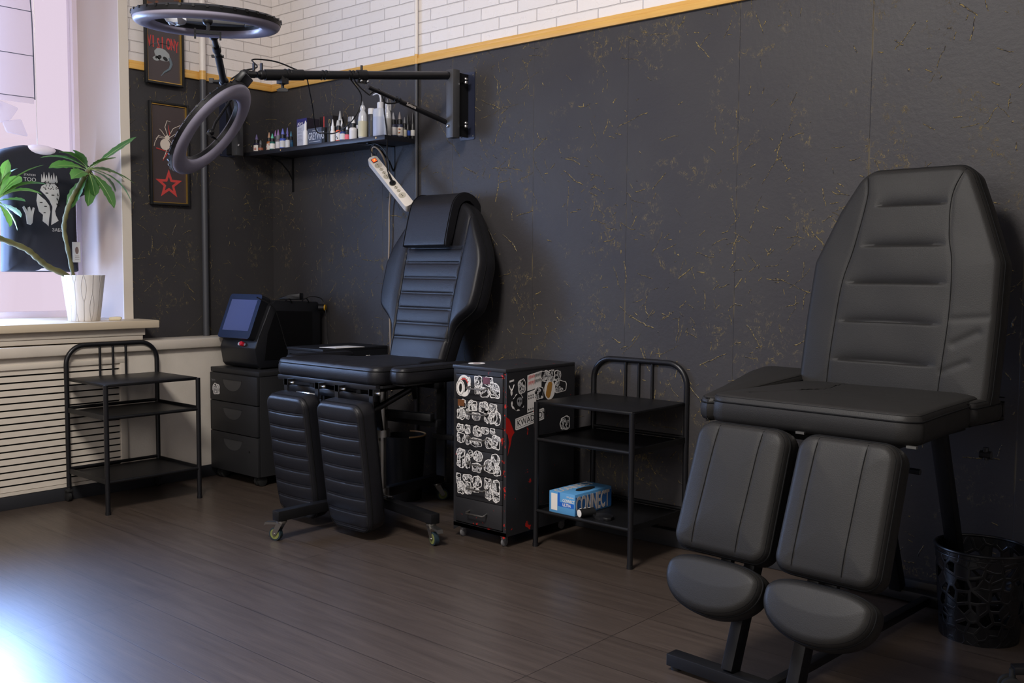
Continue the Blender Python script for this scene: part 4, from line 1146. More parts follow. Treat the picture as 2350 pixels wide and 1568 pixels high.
for x0, x1, ls in ((-0.250, 0.026, [[(-0.175, 0.1), (-0.188, -0.35)], [(-0.045, 0.1), (-0.058, -0.35)]]), (0.046, 0.310, [[(0.107, 0.1), (0.098, -0.35)], [(0.232, 0.1), (0.226, -0.35)]])):
    l = pad('leg_rest', LEATHER2, t, vplane(0, -0.617, 0.62, 20), [(-0.292, x0, x1), (0.050, x0 + 0.004, x1 - 0.004)], 0.075, 0.04, 0.045, 0.02, 0.012, g_pad2(ls), 64, 90, 2, wave=0.0011, seed=3, seams=[bez([(a_, b_, 0) for a_, b_ in l_], 6) and l_ for l_ in ls])
    l['label'] = 'rounded rectangular leg rest pad'
    c = (x0 + x1) / 2
    l2 = pad('foot_pad', LEATHER2, t, vplane(0.002 if x0 < 0 else 0.0, -0.735, 0.292, 28), moon(c - 0.003, 0.138), 0.07, 0.0, 0.0, 0.02, 0.012, None, 60, 60, 0)
    l2['label'] = 'half-moon foot pad'
    m = MB(); m.bar((c, -0.56, 0.60), (c, -0.68, 0.24), 0.03, 0.02, (0, 1, 0)); m.bar((c - 0.08, -0.575, 0.58), (c + 0.08, -0.575, 0.58), 0.02, 0.02)
    m.build('leg_rest_arm', BMETAL, t)
for x in (0.012, 0.30):
    m = MB(); m.box(x - 0.012, x + 0.012, -0.528, -0.518, 0.648, 0.654); m.build('hinge_plate', STEEL, t)
m = MB(); m.bar((-0.258, -0.692, 0.0285), (0.36, -0.692, 0.0285), 0.045, 0.033); m.build('front_foot_bar', BMETAL, t)
for x, x2 in ((-0.24, -0.235), (0.34, 0.20)):
    m = MB(); m.cyl((x, -0.692, 0), (x, -0.692, 0.014), 0.014); m.build('foot', RUBBER, t)
    m = MB(); m.cyl((x2, 0.285, 0), (x2, 0.285, 0.014), 0.014); m.build('foot', RUBBER, t)
m = MB(); m.bar((-0.25, 0.285, 0.0285), (0.22, 0.300, 0.0285), 0.045, 0.033); m.build('rear_foot_bar', BMETAL, t)
m = MB(); m.bar((0.03, -0.67, 0.030), (0.03, 0.265, 0.030), 0.026, 0.024); m.build('long_bar', BMETAL, t)
for x in (-0.075, 0.105):
    m = MB(); m.bar((x, -0.69, 0.044), (x + 0.005, -0.46, 0.66), 0.032, 0.045, (0, 1, 0)); m.build('front_post', BMETAL, t)
for x in (-0.07, 0.135):
    m = MB(); m.bar((x, 0.285, 0.044), (x - 0.0, 0.03, 0.66), 0.04, 0.04, (0, 1, 0)); m.build('rear_post', BMETAL, t)
m = MB(); m.bar((-0.20, -0.45, 0.635), (-0.20, 0.04, 0.635), 0.03, 0.03); m.bar((0.20, -0.45, 0.635), (0.20, 0.04, 0.635), 0.03, 0.03); m.bar((-0.2, -0.44, 0.635), (0.2, -0.44, 0.635), 0.03, 0.03); m.bar((-0.2, 0.03, 0.635), (0.2, 0.03, 0.635), 0.03, 0.03)
m.build('seat_frame', BMETAL, t)
m = MB(); m.cyl((-0.10, -0.25, 0.54), (0.21, -0.25, 0.54), 0.008); m.build('cross_rod', BMETAL2, t)
m = MB(); m.cyl((0.095, -0.25, 0.54), (0.105, -0.25, 0.54), 0.0105); m.build('rod_ring', CHROME, t)
m = MB(); m.box(0.045, 0.055, -0.335, -0.330, 0.49, 0.56); m.build('chrome_lever', CHROME, t)
m = MB(); m.cyl((0.26, 0.03, 0.56), (0.29, 0.03, 0.56), 0.011); m.cyl((0.275, 0.03, 0.545), (0.275, 0.03, 0.58), 0.008); m.build('adjusting_knob', BMETAL2, t)
m = MB(); m.bar((-0.12, 0.06, 0.64), (-0.12, 0.17, 1.10), 0.03, 0.012, (0, 1, 0)); m.bar((0.12, 0.06, 0.64), (0.12, 0.17, 1.10), 0.03, 0.012, (0, 1, 0)); m.build('back_support', BMETAL, t)

# ================================================================== BINS
def shell(m, r0, r1, h, th, n=48):
    m.lathe([(r0, 0), (r0 + (r1 - r0) * 0.5, h * 0.5), (r1, h)], I4, n, cap=False)
k = NT('perforated_black_metal')
o_ = k.obj()
sep = k.n('ShaderNodeSeparateXYZ'); k.l(o_, sep.inputs[0])
ang = k.math('ARCTAN2', sep.outputs[1], sep.outputs[0])
cb = k.n('ShaderNodeCombineXYZ'); k.l(k.math('MULTIPLY', ang, 0.125), cb.inputs[0]); k.l(sep.outputs[2], cb.inputs[1])
vo = k.n('ShaderNodeTexVoronoi'); vo.voronoi_dimensions = '2D'; vo.feature = 'DISTANCE_TO_EDGE'; vo.inputs['Scale'].default_value = 30
k.l(cb.outputs[0], vo.inputs['Vector'])
v2 = k.n('ShaderNodeTexVoronoi'); v2.voronoi_dimensions = '2D'; v2.inputs['Scale'].default_value = 30; k.l(cb.outputs[0], v2.inputs['Vector'])
cs2 = k.n('ShaderNodeSeparateColor'); k.l(v2.outputs['Color'], cs2.inputs[0])
hole = k.math('MULTIPLY', k.math('GREATER_THAN', vo.outputs['Distance'], 0.14), k.math('GREATER_THAN', cs2.outputs[0], 0.45))
hole = k.math('MULTIPLY', hole, k.math('MULTIPLY', k.math('GREATER_THAN', sep.outputs[2], 0.055), k.math('LESS_THAN', sep.outputs[2], 0.235)))
k.l(k.math('SUBTRACT', 1.0, hole), k.b.inputs['Alpha'])
k.b.inputs['Base Color'].default_value = rgb(13, 13, 16); k.b.inputs['Roughness'].default_value = 0.3
k.bump(k.math('MULTIPLY', k.ramp(vo.outputs['Distance'], 0.08, 0.14), -1.0), 0.35, 0.002)
PERF = k.m
t = thing('waste_basket', 'black waste basket with cut-out pattern by the wall, right of the large chair', 'basket', (3.790, -0.215, 0))
m = MB(); shell(m, 0.108, 0.127, 0.262, 0); m.build('wall', PERF, t)
m = MB(); shell(m, 0.106, 0.125, 0.262, 0); m.lathe([(0.108, 0.002), (0.108, 0.006)], I4, 48); m.build('inner_wall', PERF, t)
m = MB(); m.tube([(0.127 * math.cos(a / 48 * 6.283), 0.127 * math.sin(a / 48 * 6.283), 0.266) for a in range(48)], 0.0045, 8, closed=True); m.tube([(0.127 * math.cos(a / 48 * 6.283), 0.127 * math.sin(a / 48 * 6.283), 0.25) for a in range(48)], 0.002, 8, closed=True); m.build('rim', BMETAL2, t)
t = thing('waste_bin', 'plain black bin with a tan band round its rim, under the quilted chair', 'bin', (1.33, -0.27, 0))
t.location = (1.255, -0.17, 0)
m = MB(); m.lathe([(0.08, 0), (0.098, 0.30), (0.095, 0.30), (0.077, 0.006)], I4, 36); m.build('bucket', BPLAST, t)
m = MB(); m.tube([(0.098 * math.cos(math.radians(a)), 0.098 * math.sin(math.radians(a)), 0.302) for a in range(-30, 130, 8)], 0.004, 8)
tag(m.build('band', mat('tan_band', rgb(168, 132, 84), 0.5), t), 'tan rim band')

# caster of a stool that stands mostly outside the picture
t = thing('rolling_stool', 'black castor base of a stool at the right edge of the floor', 'stool', (4.16, -0.49, 0), 0)
m = MB(); m.lathe([(0.02, 0.42), (0.13, 0.42), (0.14, 0.44), (0.14, 0.47), (0.13, 0.49), (0.02, 0.495)], I4, 36); m.build('seat', LEATHER, t)
m = MB(); m.cyl((0, 0, 0.07), (0, 0, 0.425), 0.018, n=20); m.build('column', CHROME, t)
for i in range(5):
    a = math.radians(141 + i * 72)
    m = MB(); m.bar((0, 0, 0.085), (0.215 * math.cos(a), 0.215 * math.sin(a), 0.068), 0.03, 0.02); lg = m.build('leg', BPLAST, t)
    m = MB()
    for dx in (-0.011, 0.011): m.lathe([(0.02, -0.007), (0.025, -0.005), (0.025, 0.005), (0.02, 0.007)], T(0.22 * math.cos(a), 0.22 * math.sin(a), 0.0255) @ RZ(math.degrees(a)) @ T(0, dx, 0) @ RX(90), 20)
    m.cyl((0.215 * math.cos(a), 0.215 * math.sin(a), 0.03), (0.215 * math.cos(a), 0.215 * math.sin(a), 0.07), 0.008)
    m.build('caster', RUBBER, lg)

# ================================================================== SHELF WITH BOTTLES
t = thing('wall_shelf', 'long black wall shelf crowded with ink bottles in the room corner', 'shelf', (0.03, 0, 1.665))
m = MB(); m.box(0, 1.13, -0.205, 0, 0, 0.021, bev=0.001); m.build('board', mat('black_melamine', rgb(36, 36, 42), 0.4), t)
for x in (0.33, 1.07):
    m = MB(); m.cyl((x, -0.2052, 0.011), (x, -0.2065, 0.011), 0.0045 if x > 1 else 0.003, n=14); tag(m.build('screw_cover', mat('pale_screw_cover', rgb(226, 190, 130), 0.5), t), 'pale round screw cover')
for x in (0.157, 0.965):
    m = MB(); m.box(x - 0.008, x + 0.008, -0.003, 0, -0.18, 0); m.box(x - 0.008, x + 0.008, -0.17, 0, -0.004, 0)
    m.tube([(x, -0.004, -0.12), (x, -0.03, -0.075), (x, -0.08, -0.03), (x, -0.14, -0.006)], 0.004, 8); m.build('bracket', BMETAL, t)
ZS = 1.686
def bottle(label, x, y, h, w, body=(30, 30, 32), lab=(222, 220, 216), cap=(24, 24, 26), tip=(150, 150, 155), style='ink', accent=None, group=None):
    r = w / 2
    t = thing('ink_bottle' if style == 'ink' else ('dropper_bottle' if style == 'dropper' else 'bottle'), label, 'bottle', (x, y, ZS), random.uniform(-25, 25), group)
    def mm(c, rough=0.4, **kw): return mat('pigment_%d_%d_%d' % c, rgb(*c), rough, **kw)
    if style == 'ink':
        hb_ = h * 0.52
        m = MB(); m.lathe([(r * 0.96, 0), (r, 0.003), (r, hb_ * 0.86), (r * 0.8, hb_ * 0.97), (r * 0.55, hb_)], I4, 20); m.build('body', mm(body), t)
        m = MB(); m.lathe([(r * 1.02, hb_ * 0.12), (r * 1.02, hb_ * 0.74)], I4, 20); lb = m.build('label', mm(lab, 0.6), t)
        if accent:
            m = MB()
            for q in range(5):
                a = random.uniform(-2.6, -0.6); zz = hb_ * random.uniform(0.2, 0.62)
                m.sphere((r * 1.0 * math.cos(a), r * 1.0 * math.sin(a), zz), r * 0.22, seg=8, sc3=(1, 1, 0.8))
            m.build('label_print', mm(accent, 0.6), lb)
        m = MB(); m.lathe([(r * 0.74, hb_ * 0.99), (r * 0.74, hb_ * 1.32), (r * 0.6, hb_ * 1.36)], I4, 18); m.build('cap', mm(cap), t)
        m = MB(); m.lathe([(r * 0.55, hb_ * 1.36), (r * 0.46, hb_ * 1.5), (r * 0.16, h * 0.97), (r * 0.1, h)], I4, 14); m.build('nozzle', mm(tip), t)
    elif style == 'dropper':
        hb_ = h * 0.6
        m = MB(); m.lathe([(r * 0.96, 0), (r, 0.003), (r, hb_ * 0.88), (r * 0.75, hb_), (r * 0.4, hb_ * 1.02)], I4, 20); m.build('body', mm(body), t)
        m = MB(); m.lathe([(r * 0.55, hb_), (r * 0.45, h * 0.85), (r * 0.2, h * 0.97), (r * 0.15, h)], I4, 16); m.build('cap', mm(cap), t)
        if accent:
            m = MB(); m.lathe([(r * 1.02, hb_ * 0.2), (r * 1.02, hb_ * 0.55)], I4, 20); m.build('label', mm(accent, 0.6), t)
    elif style == 'jar':
        m = MB(); m.lathe([(r * 0.96, 0), (r, 0.003), (r, h * 0.78), (r * 0.9, h * 0.8)], I4, 22); m.build('body', mm(body), t)
        m = MB(); m.lathe([(r * 1.01, h * 0.8), (r * 1.01, h * 0.97), (r * 0.9, h)], I4, 22); m.build('cap', mm(cap), t)
        m = MB(); m.lathe([(r * 1.015, h * 0.12), (r * 1.015, h * 0.6)], I4, 22); m.build('label', mm(lab, 0.6), t)
    return t
BT = [
 ('small bottle with red-marked label and dark violet tip, leftmost on the shelf', 0.107, -0.175, 0.094, 0.033, (32, 28, 52), (214, 206, 198), (24, 24, 26), (96, 86, 128), 'ink', (168, 66, 38)),
 ('short squat bottle with smoky rounded cap, second on the shelf', 0.15, -0.18, 0.06, 0.027, (46, 40, 40), (210, 204, 196), (88, 88, 92), (98, 98, 102), 'dropper', (150, 84, 60)),
 ('tiny bottle with a pinkish tip half hidden behind the squat bottle', 0.168, -0.145, 0.082, 0.022, (60, 50, 66), (200, 196, 198), (40, 30, 38), (150, 110, 132), 'ink', None),
 ('bottle with orange-tinted nozzle and rust label', 0.205, -0.165, 0.098, 0.027, (160, 92, 46), (206, 196, 186), (24, 24, 26), (184, 142, 112), 'ink', (170, 72, 40)),
 ('bottle with turquoise-tipped nozzle and plain white label', 0.262, -0.185, 0.084, 0.029, (30, 92, 84), (220, 216, 210), (24, 24, 26), (96, 188, 160), 'ink', None),
 ('bottle with violet nozzle standing behind the turquoise-tipped bottle', 0.232, -0.145, 0.108, 0.024, (40, 30, 50), (200, 196, 198), (26, 24, 28), (142, 98, 160), 'ink', None),
 ('grey-capped tall bottle with lilac nozzle and white label', 0.295, -0.172, 0.104, 0.029, (104, 92, 96), (206, 200, 200), (108, 108, 112), (140, 110, 160), 'ink', None),
 ('blue bottle with white label strip and blue nozzle', 0.343, -0.178, 0.104, 0.034, (52, 78, 168), (196, 196, 196), (24, 26, 40), (98, 108, 190), 'ink', None),
 ('white bottle with black collar and violet tip, right of the blue bottle', 0.33, -0.14, 0.114, 0.026, (206, 204, 202), (216, 214, 212), (22, 22, 24), (106, 104, 164), 'ink', None),
 ('bottle with deep violet nozzle in the back row behind the blue bottle', 0.393, -0.185, 0.08, 0.024, (190, 190, 192), (200, 200, 202), (24, 24, 28), (100, 92, 160), 'ink', None),
 ('small bottle with green-blue nozzle against the tall blue and white box', 0.368, -0.145, 0.092, 0.022, (28, 60, 92), (40, 92, 130), (26, 26, 30), (60, 120, 150), 'ink', None),
 ('black bottle with white round lid beside the grey box', 0.726, -0.178, 0.096, 0.026, (26, 26, 28), (34, 34, 36), (22, 22, 24), (200, 200, 200), 'jar', None),
 ('slim all-white pointed bottle beside the grey box', 0.76, -0.186, 0.11, 0.024, (226, 224, 222), (228, 226, 224), (222, 222, 222), (216, 216, 218), 'ink', None),
 ('bottle with orange shoulder band and black collar', 0.795, -0.178, 0.108, 0.029, (222, 92, 54), (206, 204, 202), (24, 24, 26), (170, 170, 172), 'ink', (24, 24, 26)),
 ('bottle with yellow shoulder in the row behind the white pointed bottle', 0.744, -0.145, 0.112, 0.026, (222, 160, 40), (214, 212, 208), (24, 24, 26), (206, 206, 206), 'ink', (24, 24, 26)),
 ('tallest ink bottle with black collar, back row above the orange one', 0.722, -0.11, 0.164, 0.036, (150, 148, 150), (70, 70, 74), (22, 22, 24), (168, 170, 172), 'ink', None),
 ('bottle with navy shoulder and printed white label', 0.833, -0.182, 0.086, 0.032, (34, 58, 118), (206, 206, 208), (24, 24, 26), (30, 30, 34), 'ink', None),
 ('white nozzle bottle in the back row above the navy one', 0.775, -0.142, 0.116, 0.024, (206, 206, 206), (214, 214, 214), (210, 210, 210), (222, 222, 222), 'ink', None),
 ('small pink-labelled bottle squeezed between navy and white bottles', 0.864, -0.182, 0.072, 0.022, (30, 30, 32), (226, 98, 112), (36, 36, 40), (214, 214, 214), 'ink', None),
 ('rounded white bottle with black collar and white tip', 0.9, -0.175, 0.112, 0.038, (212, 208, 208), (206, 204, 206), (24, 24, 26), (228, 228, 228), 'ink', None),
 ('clear-capped dark jar in the back row left of the foil-wrapped bottle', 0.845, -0.142, 0.118, 0.030, (40, 40, 44), (30, 30, 34), (128, 128, 132), (0, 0, 0), 'jar', None),
 ('black pump-topped bottle with white shoulder behind the foil-wrapped bottle', 0.89, -0.125, 0.148, 0.046, (222, 220, 218), (40, 40, 42), (22, 22, 24), (22, 22, 24), 'ink', None),
 ('tall dark tube with a white cap, left of the squeeze bottle', 1.005, -0.15, 0.141, 0.032, (44, 44, 48), (40, 40, 44), (206, 204, 202), (0, 0, 0), 'jar', None),
 ('grey-nozzled bottle with a white label near the right end of the shelf', 1.133, -0.128, 0.112, 0.036, (46, 50, 72), (212, 208, 206), (28, 28, 30), (152, 152, 158), 'ink', None),
 ('bottle with orange emblem on its label near the right end', 1.14, -0.094, 0.119, 0.034, (46, 50, 72), (214, 206, 196), (28, 28, 30), (120, 112, 112), 'ink', (186, 104, 48)),
 ('small bottle with yellowish label between the orange emblem bottle and the droppers', 1.143, -0.066, 0.098, 0.022, (40, 40, 44), (206, 198, 176), (26, 26, 28), (110, 110, 114), 'ink', None),
 ('black dropper bottle with a blue label at the right end', 1.138, -0.04, 0.114, 0.024, (24, 24, 28), (40, 70, 150), (22, 22, 24), (22, 22, 24), 'dropper', (50, 84, 176)),
 ('black dropper bottle with a white label, last on the right end', 1.146, -0.016, 0.126, 0.024, (24, 24, 26), (214, 212, 206), (20, 20, 22), (20, 20, 22), 'dropper', (214, 212, 206)),
]
for b_ in BT:
    lb_, x, y, h, w_, bo, la, ca, ti, st, ac = b_
    bottle(lb_, x, y, h, w_, bo, la, ca, ti, st, ac)
# foil wrapped bottles
FOIL = mat('clear_plastic_film', rgb(190, 190, 192), 0.22, spec=0.8, bump=0.9, bscale=70)
for lb_, x, y, h, w_, cc in (('tall bottle wrapped in shiny film with a yellowed label, left of the squeeze bottle', 0.965, -0.17, 0.164, 0.044, (206, 198, 168)), ('bottle wrapped in crumpled clear film, right of the squeeze bottle', 1.138, -0.168, 0.156, 0.036, (170, 168, 166))):
    t = thing('bottle', lb_, 'bottle', (x, y, ZS)); r = w_ / 2
    rs = random.Random(int(x * 1000))
    m = MB(); m.lathe([(r * 0.95, 0)] + [(r * (1 + rs.uniform(-0.04, 0.05)), h * q) for q in (0.1, 0.2, 0.3, 0.4, 0.5)] + [(r * 0.98, h * 0.6), (r * 0.85, h * 0.7), (r * 0.5, h * 0.8), (r * 0.62, h * 0.87), (r * 0.42, h * 0.95)], I4, 18); m.build('wrapped_body', FOIL, t)
    m = MB(); m.lathe([(r * 1.03, h * 0.05), (r * 1.05, h * 0.5)], I4, 18); m.build('label', mat('film_label_%d' % int(x * 1000), rgb(*cc), 0.45, var=0.3, bump=0.5, bscale=80), t)
    m = MB(); m.lathe([(r * 0.3, h * 0.94), (r * 0.1, h * 1.07)], I4, 10); m.build('nozzle', mat('smoke_tip', rgb(120, 122, 126), 0.4), t)
# squeeze wash bottle
t = thing('squeeze_bottle', 'large translucent squeeze bottle with a bent spout on the shelf', 'bottle', (1.080, -0.160, ZS), 6)
m = MB(); m.lathe([(0.033, 0), (0.0355, 0.004), (0.0355, 0.118), (0.032, 0.128), (0.016, 0.132)], I4, 32); m.mi = 0
WB = m.build('body', mat('milky_polythene', rgb(172, 176, 186), 0.4), t)
m = MB(); m.lathe([(0.0357, 0.005), (0.0357, 0.090)], I4, 32, cap=False); m.build('liquid_level', mat('milky_polythene_filled', rgb(160, 166, 184), 0.4), WB)
m = MB(); m.lathe([(0.0155, 0.132), (0.0155, 0.158), (0.012, 0.161)], I4, 24); m.build('cap', mat('milky_cap', rgb(196, 196, 200), 0.4), t)
m = MB(); m.tube(bez([(0.002, 0, 0.160), (0.001, 0, 0.180), (-0.006, 0, 0.196), (-0.022, 0, 0.203), (-0.048, 0, 0.198)], 24), [0.0045] * 12 + [0.0035] * 12 + [0.0025], 8); m.build('spout', mat('milky_cap', rgb(196, 196, 200), 0.4), t)
bottle('small white-capped bottle half hidden behind the squeeze bottle', 1.056, -0.09, 0.165, 0.03, (44, 44, 48), (60, 60, 64), (200, 200, 202), (0, 0, 0), 'jar')
# boxes
t = thing('carton', 'tall blue and white printed box standing on the shelf', 'box', (0.432, -0.155, ZS), -3)
m = MB(); m.mi = 0; m.box(0, 0.088, 0, 0.075, 0, 0.143, bev=0.0006); cb_ = m.build('box', mat('grey_white_card', rgb(182, 182, 192), 0.55), t, None)
m = MB(); m.prism([(-0.0004, 0.103), (0.0884, 0.122), (0.0884, 0.1434), (-0.0004, 0.1434)], 0.0, 0.0006, FRONT(0, 0, 0)); m.box(0.0, 0.088, 0.0, 0.075, 0.1432, 0.1438); m.mi = 1; m.box(0.0884, 0.089, 0.0, 0.075, 0, 0.1438)
m.build('blue_top_band', [mat('navy_card', rgb(46, 44, 108), 0.5), mat('dark_card', rgb(34, 30, 44), 0.5)], cb_, None)
text('lettering', 'Airy', 0.026, FRONT(0.006, -0.0008, 0.108) @ Matrix.Rotation(0.12, 4, 'Z'), WHITE, cb_, sx=1.1)
m = MB()
for i in range(12):
    z = 0.096 - i * 0.0062
    if i in (5,): continue
    m.box(0.006, 0.006 + (0.044, 0.036, 0.04, 0.03, 0.042)[i % 5], -0.0006, 0, z, z + 0.0013)
m.build('fine_print', mat('grey_print_lines', rgb(120, 120, 134), 0.6), cb_, None)
t = thing('carton', 'black box with red edge and bottle outline behind the grey box', 'box', (0.528, -0.085, ZS), 2)
m = MB(); m.box(0, 0.10, 0, 0.07, 0, 0.155, bev=0.0006); cb_ = m.build('box', mat('black_card', rgb(26, 22, 26), 0.5), t, None)
m = MB(); m.box(0.03, 0.037, -0.0005, 0, 0, 0.155); m.build('red_edge', REDP, cb_, None)
m = MB(); m.tube([(0.062, -0.0006, 0.09), (0.064, -0.0006, 0.105), (0.07, -0.0006, 0.115), (0.072, -0.0006, 0.135), (0.076, -0.0006, 0.138), (0.080, -0.0006, 0.135), (0.082, -0.0006, 0.115), (0.088, -0.0006, 0.105), (0.09, -0.0006, 0.09)], 0.0009, 5); m.build('bottle_outline', mat('gold_print', rgb(190, 170, 110), 0.5), cb_, None)
t = thing('carton', 'slate grey lettered box lying on its long side at the shelf front', 'box', (0.572, -0.195, ZS), 0)
m = MB(); m.box(0, 0.112, 0, 0.05, 0, 0.079, bev=0.0006); cb_ = m.build('box', mat('slate_card', rgb(62, 68, 84), 0.5), t, None)
m = MB(); m.box(0.112, 0.135, 0.0, 0.05, 0, 0.076, bev=0.0005); m.build('black_end', BLACKP, cb_, None)
text('lettering', 'GREYWAS', 0.052, FRONT(0.007, -0.0005, 0.022), mat('silver_print', rgb(190, 192, 200), 0.5), cb_, sx=0.52)
text('lettering', 'SHADING SET', 0.007, FRONT(0.040, -0.0005, 0.064), mat('silver_print', rgb(190, 192, 200), 0.5), cb_)
m = MB(); m.box(0.012, 0.10, -0.0006, 0, 0.0115, 0.0135); m.build('rule', mat('silver_print', rgb(190, 192, 200), 0.5), cb_, None)
bottle('slim white dropper bottle between the tall blue box and the grey box', 0.552, -0.192, 0.122, 0.026, (222, 220, 220), (226, 224, 224), (224, 222, 222), (224, 222, 222), 'dropper', None)
# stray black cord loop over the boxes
m = MB(); m.tube(bez([(0.62, -0.55, 2.02 - 0.13), (0.575, -0.32, 1.82), (0.60, -0.24, 1.735), (0.66, -0.225, 1.712), (0.74, -0.23, 1.725), (0.80, -0.26, 1.77), (0.86, -0.35, 1.85), (0.98, -0.62, 1.87)], 60), 0.0025, 8)
# (the cord is rebuilt with the boom below)
m.bm.free()

# ================================================================== POWER STRIP
t = thing('power_strip', 'white multi-socket power strip with lit red switch hanging below the shelf', 'power strip', (1.145, -0.155, 1.468))
SM = RY(41.5) @ RX(37)
STR = Matrix.Identity(4)
L2_, W2_ = 0.178, 0.0235
m = MB(); m.prism(rrect(-L2_, L2_, -W2_, W2_, 0.012), -0.02, 0.02, SM @ RX(90) @ RX(-90) @ basis((0, 0, 0), (1, 0, 0), (0, 1, 0), (0, 0, 1)), bev=0.004)
STRIPW = mat('strip_white_plastic', rgb(214, 206, 196), 0.45)
ps = m.build('housing', STRIPW, t)
socks = [(-0.112, 0), (-0.082, 1), (-0.058, 1), (-0.03, 0), (0.022, 0), (0.052, 1), (0.076, 1), (0.108, 0)]
for x, ty in socks:
    m = MB(); r_ = 0.0175 if ty == 0 else 0.0105
    if ty == 0: m.lathe([(r_, 0.0201), (r_ * 0.94, 0.0207), (r_ * 0.86, 0.0203)], SM @ T(x, 0, 0), 24)
    else: m.prism([(x + r_ * math.cos(math.radians(a)), r_ * math.sin(math.radians(a))) for a in range(0, 360, 60)], 0.0199, 0.0205, SM)
    s_ = m.build('socket', mat('socket_beige', rgb(176, 168, 150), 0.5), ps)
    m = MB()
    for dx in (-0.005, 0.005): m.cyl(SM @ Vector((x + dx, 0, 0.0200)), SM @ Vector((x + dx, 0, 0.0210)), 0.0022)
    m.build('contact_hole', BLACKP, s_)
m = MB(); m.box(-0.163, -0.135, -0.0125, 0.0125, 0.0195, 0.0205, SM); m.build('switch_frame', BLACKP, ps)
m = MB(); m.box(-0.158, -0.14, -0.0095, 0.0095, 0.0205, 0.0245, SM, bev=0.001); tag(m.build('switch', mat('lit_red_rocker', rgb(210, 50, 20), 0.3, emit=(1.0, 0.16, 0.04, 1), estr=0.9), ps), 'glowing red rocker switch')
m = MB(); m.sphere((0, 0, 0), 0.003, SM @ T(-0.149, 0, 0.0243), 8); m.build('switch_lamp', mat('switch_glow', rgb(255, 190, 60), 0.3, emit=(1, 0.6, 0.12, 1), estr=1.6), ps)
m = MB(); m.tube(bez([(-0.128, 0.02, 0.108), (-0.142, 0.01, 0.135), (-0.128, 0.0, 0.172), (-0.100, 0.0, 0.172), (-0.082, 0.02, 0.14), (-0.088, 0.05, 0.09), (-0.135, 0.12, 0.0), (-0.165, 0.138, -0.10), (-0.168, 0.14, -0.25), (-0.178, 0.145, -0.38), (-0.172, 0.145, -0.60), (-0.16, 0.147, -1.0)], 90), 0.0042, 8)
tag(m.build('cable', mat('beige_cable', rgb(150, 134, 116), 0.5), t), 'beige cable')
m = MB(); m.cyl(SM @ Vector((0.022, 0, 0.020)), SM @ Vector((0.022, 0, 0.026)), 0.0145, n=20); m.tube(bez([SM @ Vector((0.022, 0, 0.026)), (0.02, -0.035, 0.05), (0.018, -0.04, 0.10), (0.02, -0.04, 0.22), (0.012, -0.05, 0.33), (0.03, -0.06, 0.40)], 30), [0.006] * 5 + [0.003] * 26, 8)
pc = m.build('plug_cable', BPLAST, None); pc.location = t.location; tag(pc, 'black plug and thin cable running from the power strip up to the boom', 'cable')
m = MB(); m.tube(bez([(0.95, -0.19, 1.662), (1.0, -0.17, 1.655), (1.06, -0.165, 1.655), (1.10, -0.15, 1.62), (1.115, -0.14, 1.56), (1.12, -0.135, 1.49)], 30), 0.003, 8)
tag(m.build('cable', BPLAST), 'black cable arching under the shelf to the power strip', 'cable')
m = MB(); m.tube(bez([(1.035, -0.16, 1.655), (1.015, -0.16, 1.648), (1.008, -0.16, 1.63), (1.02, -0.158, 1.615), (1.035, -0.16, 1.608)], 20), 0.0028, 8)
tag(m.build('hanging_hook', BPLAST), 'thin black hook that holds up the loop of the power strip', 'hook')

# ================================================================== RING LIGHTS ON WALL BOOMS
DIFF = mat('milky_lilac_diffuser', rgb(150, 146, 164), 0.32, spec=0.5)
def ring_light(t, Mw, R=0.23, r=0.163, parent=None):
    """ring lamp in local XY, shining along local +Z"""
    n = 72
    m = MB()
    mid, hw_ = (R + r) / 2, (R - r) / 2
    rings = []
    for i in range(n):
        a = 2 * math.pi * i / n
        row = []
        for j in range(11):
            b = math.pi * j / 10
            rr = mid + hw_ * math.cos(b); z = 0.004 + 0.022 * math.sin(b) ** 0.8
            row.append(m.bm.verts.new(Mw @ Vector((rr * math.cos(a), rr * math.sin(a), z))))
        rings.append(row)
    for i in range(n):
        for j in range(10): m._f([rings[i][j], rings[(i + 1) % n][j], rings[(i + 1) % n][j + 1], rings[i][j + 1]])
    m.build('diffuser', DIFF, t, 60)
    m = MB()
    prof = [(r - 0.001, 0.006), (r - 0.003, -0.008), (r + 0.006, -0.015), (R - 0.006, -0.015), (R + 0.004, -0.008), (R + 0.001, 0.006)]
    m.lathe(prof + [prof[0]], Mw, n, cap=False)
    for i in range(36):
        a = math.radians(i * 10)
        m.box(-0.004, 0.004, -0.004, 0.0055, -0.012, -0.004, Mw @ Matrix.Rotation(a, 4, 'Z') @ T(0, R, 0))
    m.build('housing', BPLAST, t)
def frame_from(c, nrm, up):
    z = Vector(nrm).normalized(); y = (Vector(up) - z * Vector(up).dot(z)).normalized(); x = y.cross(z)
    return basis(c, x, y, z)
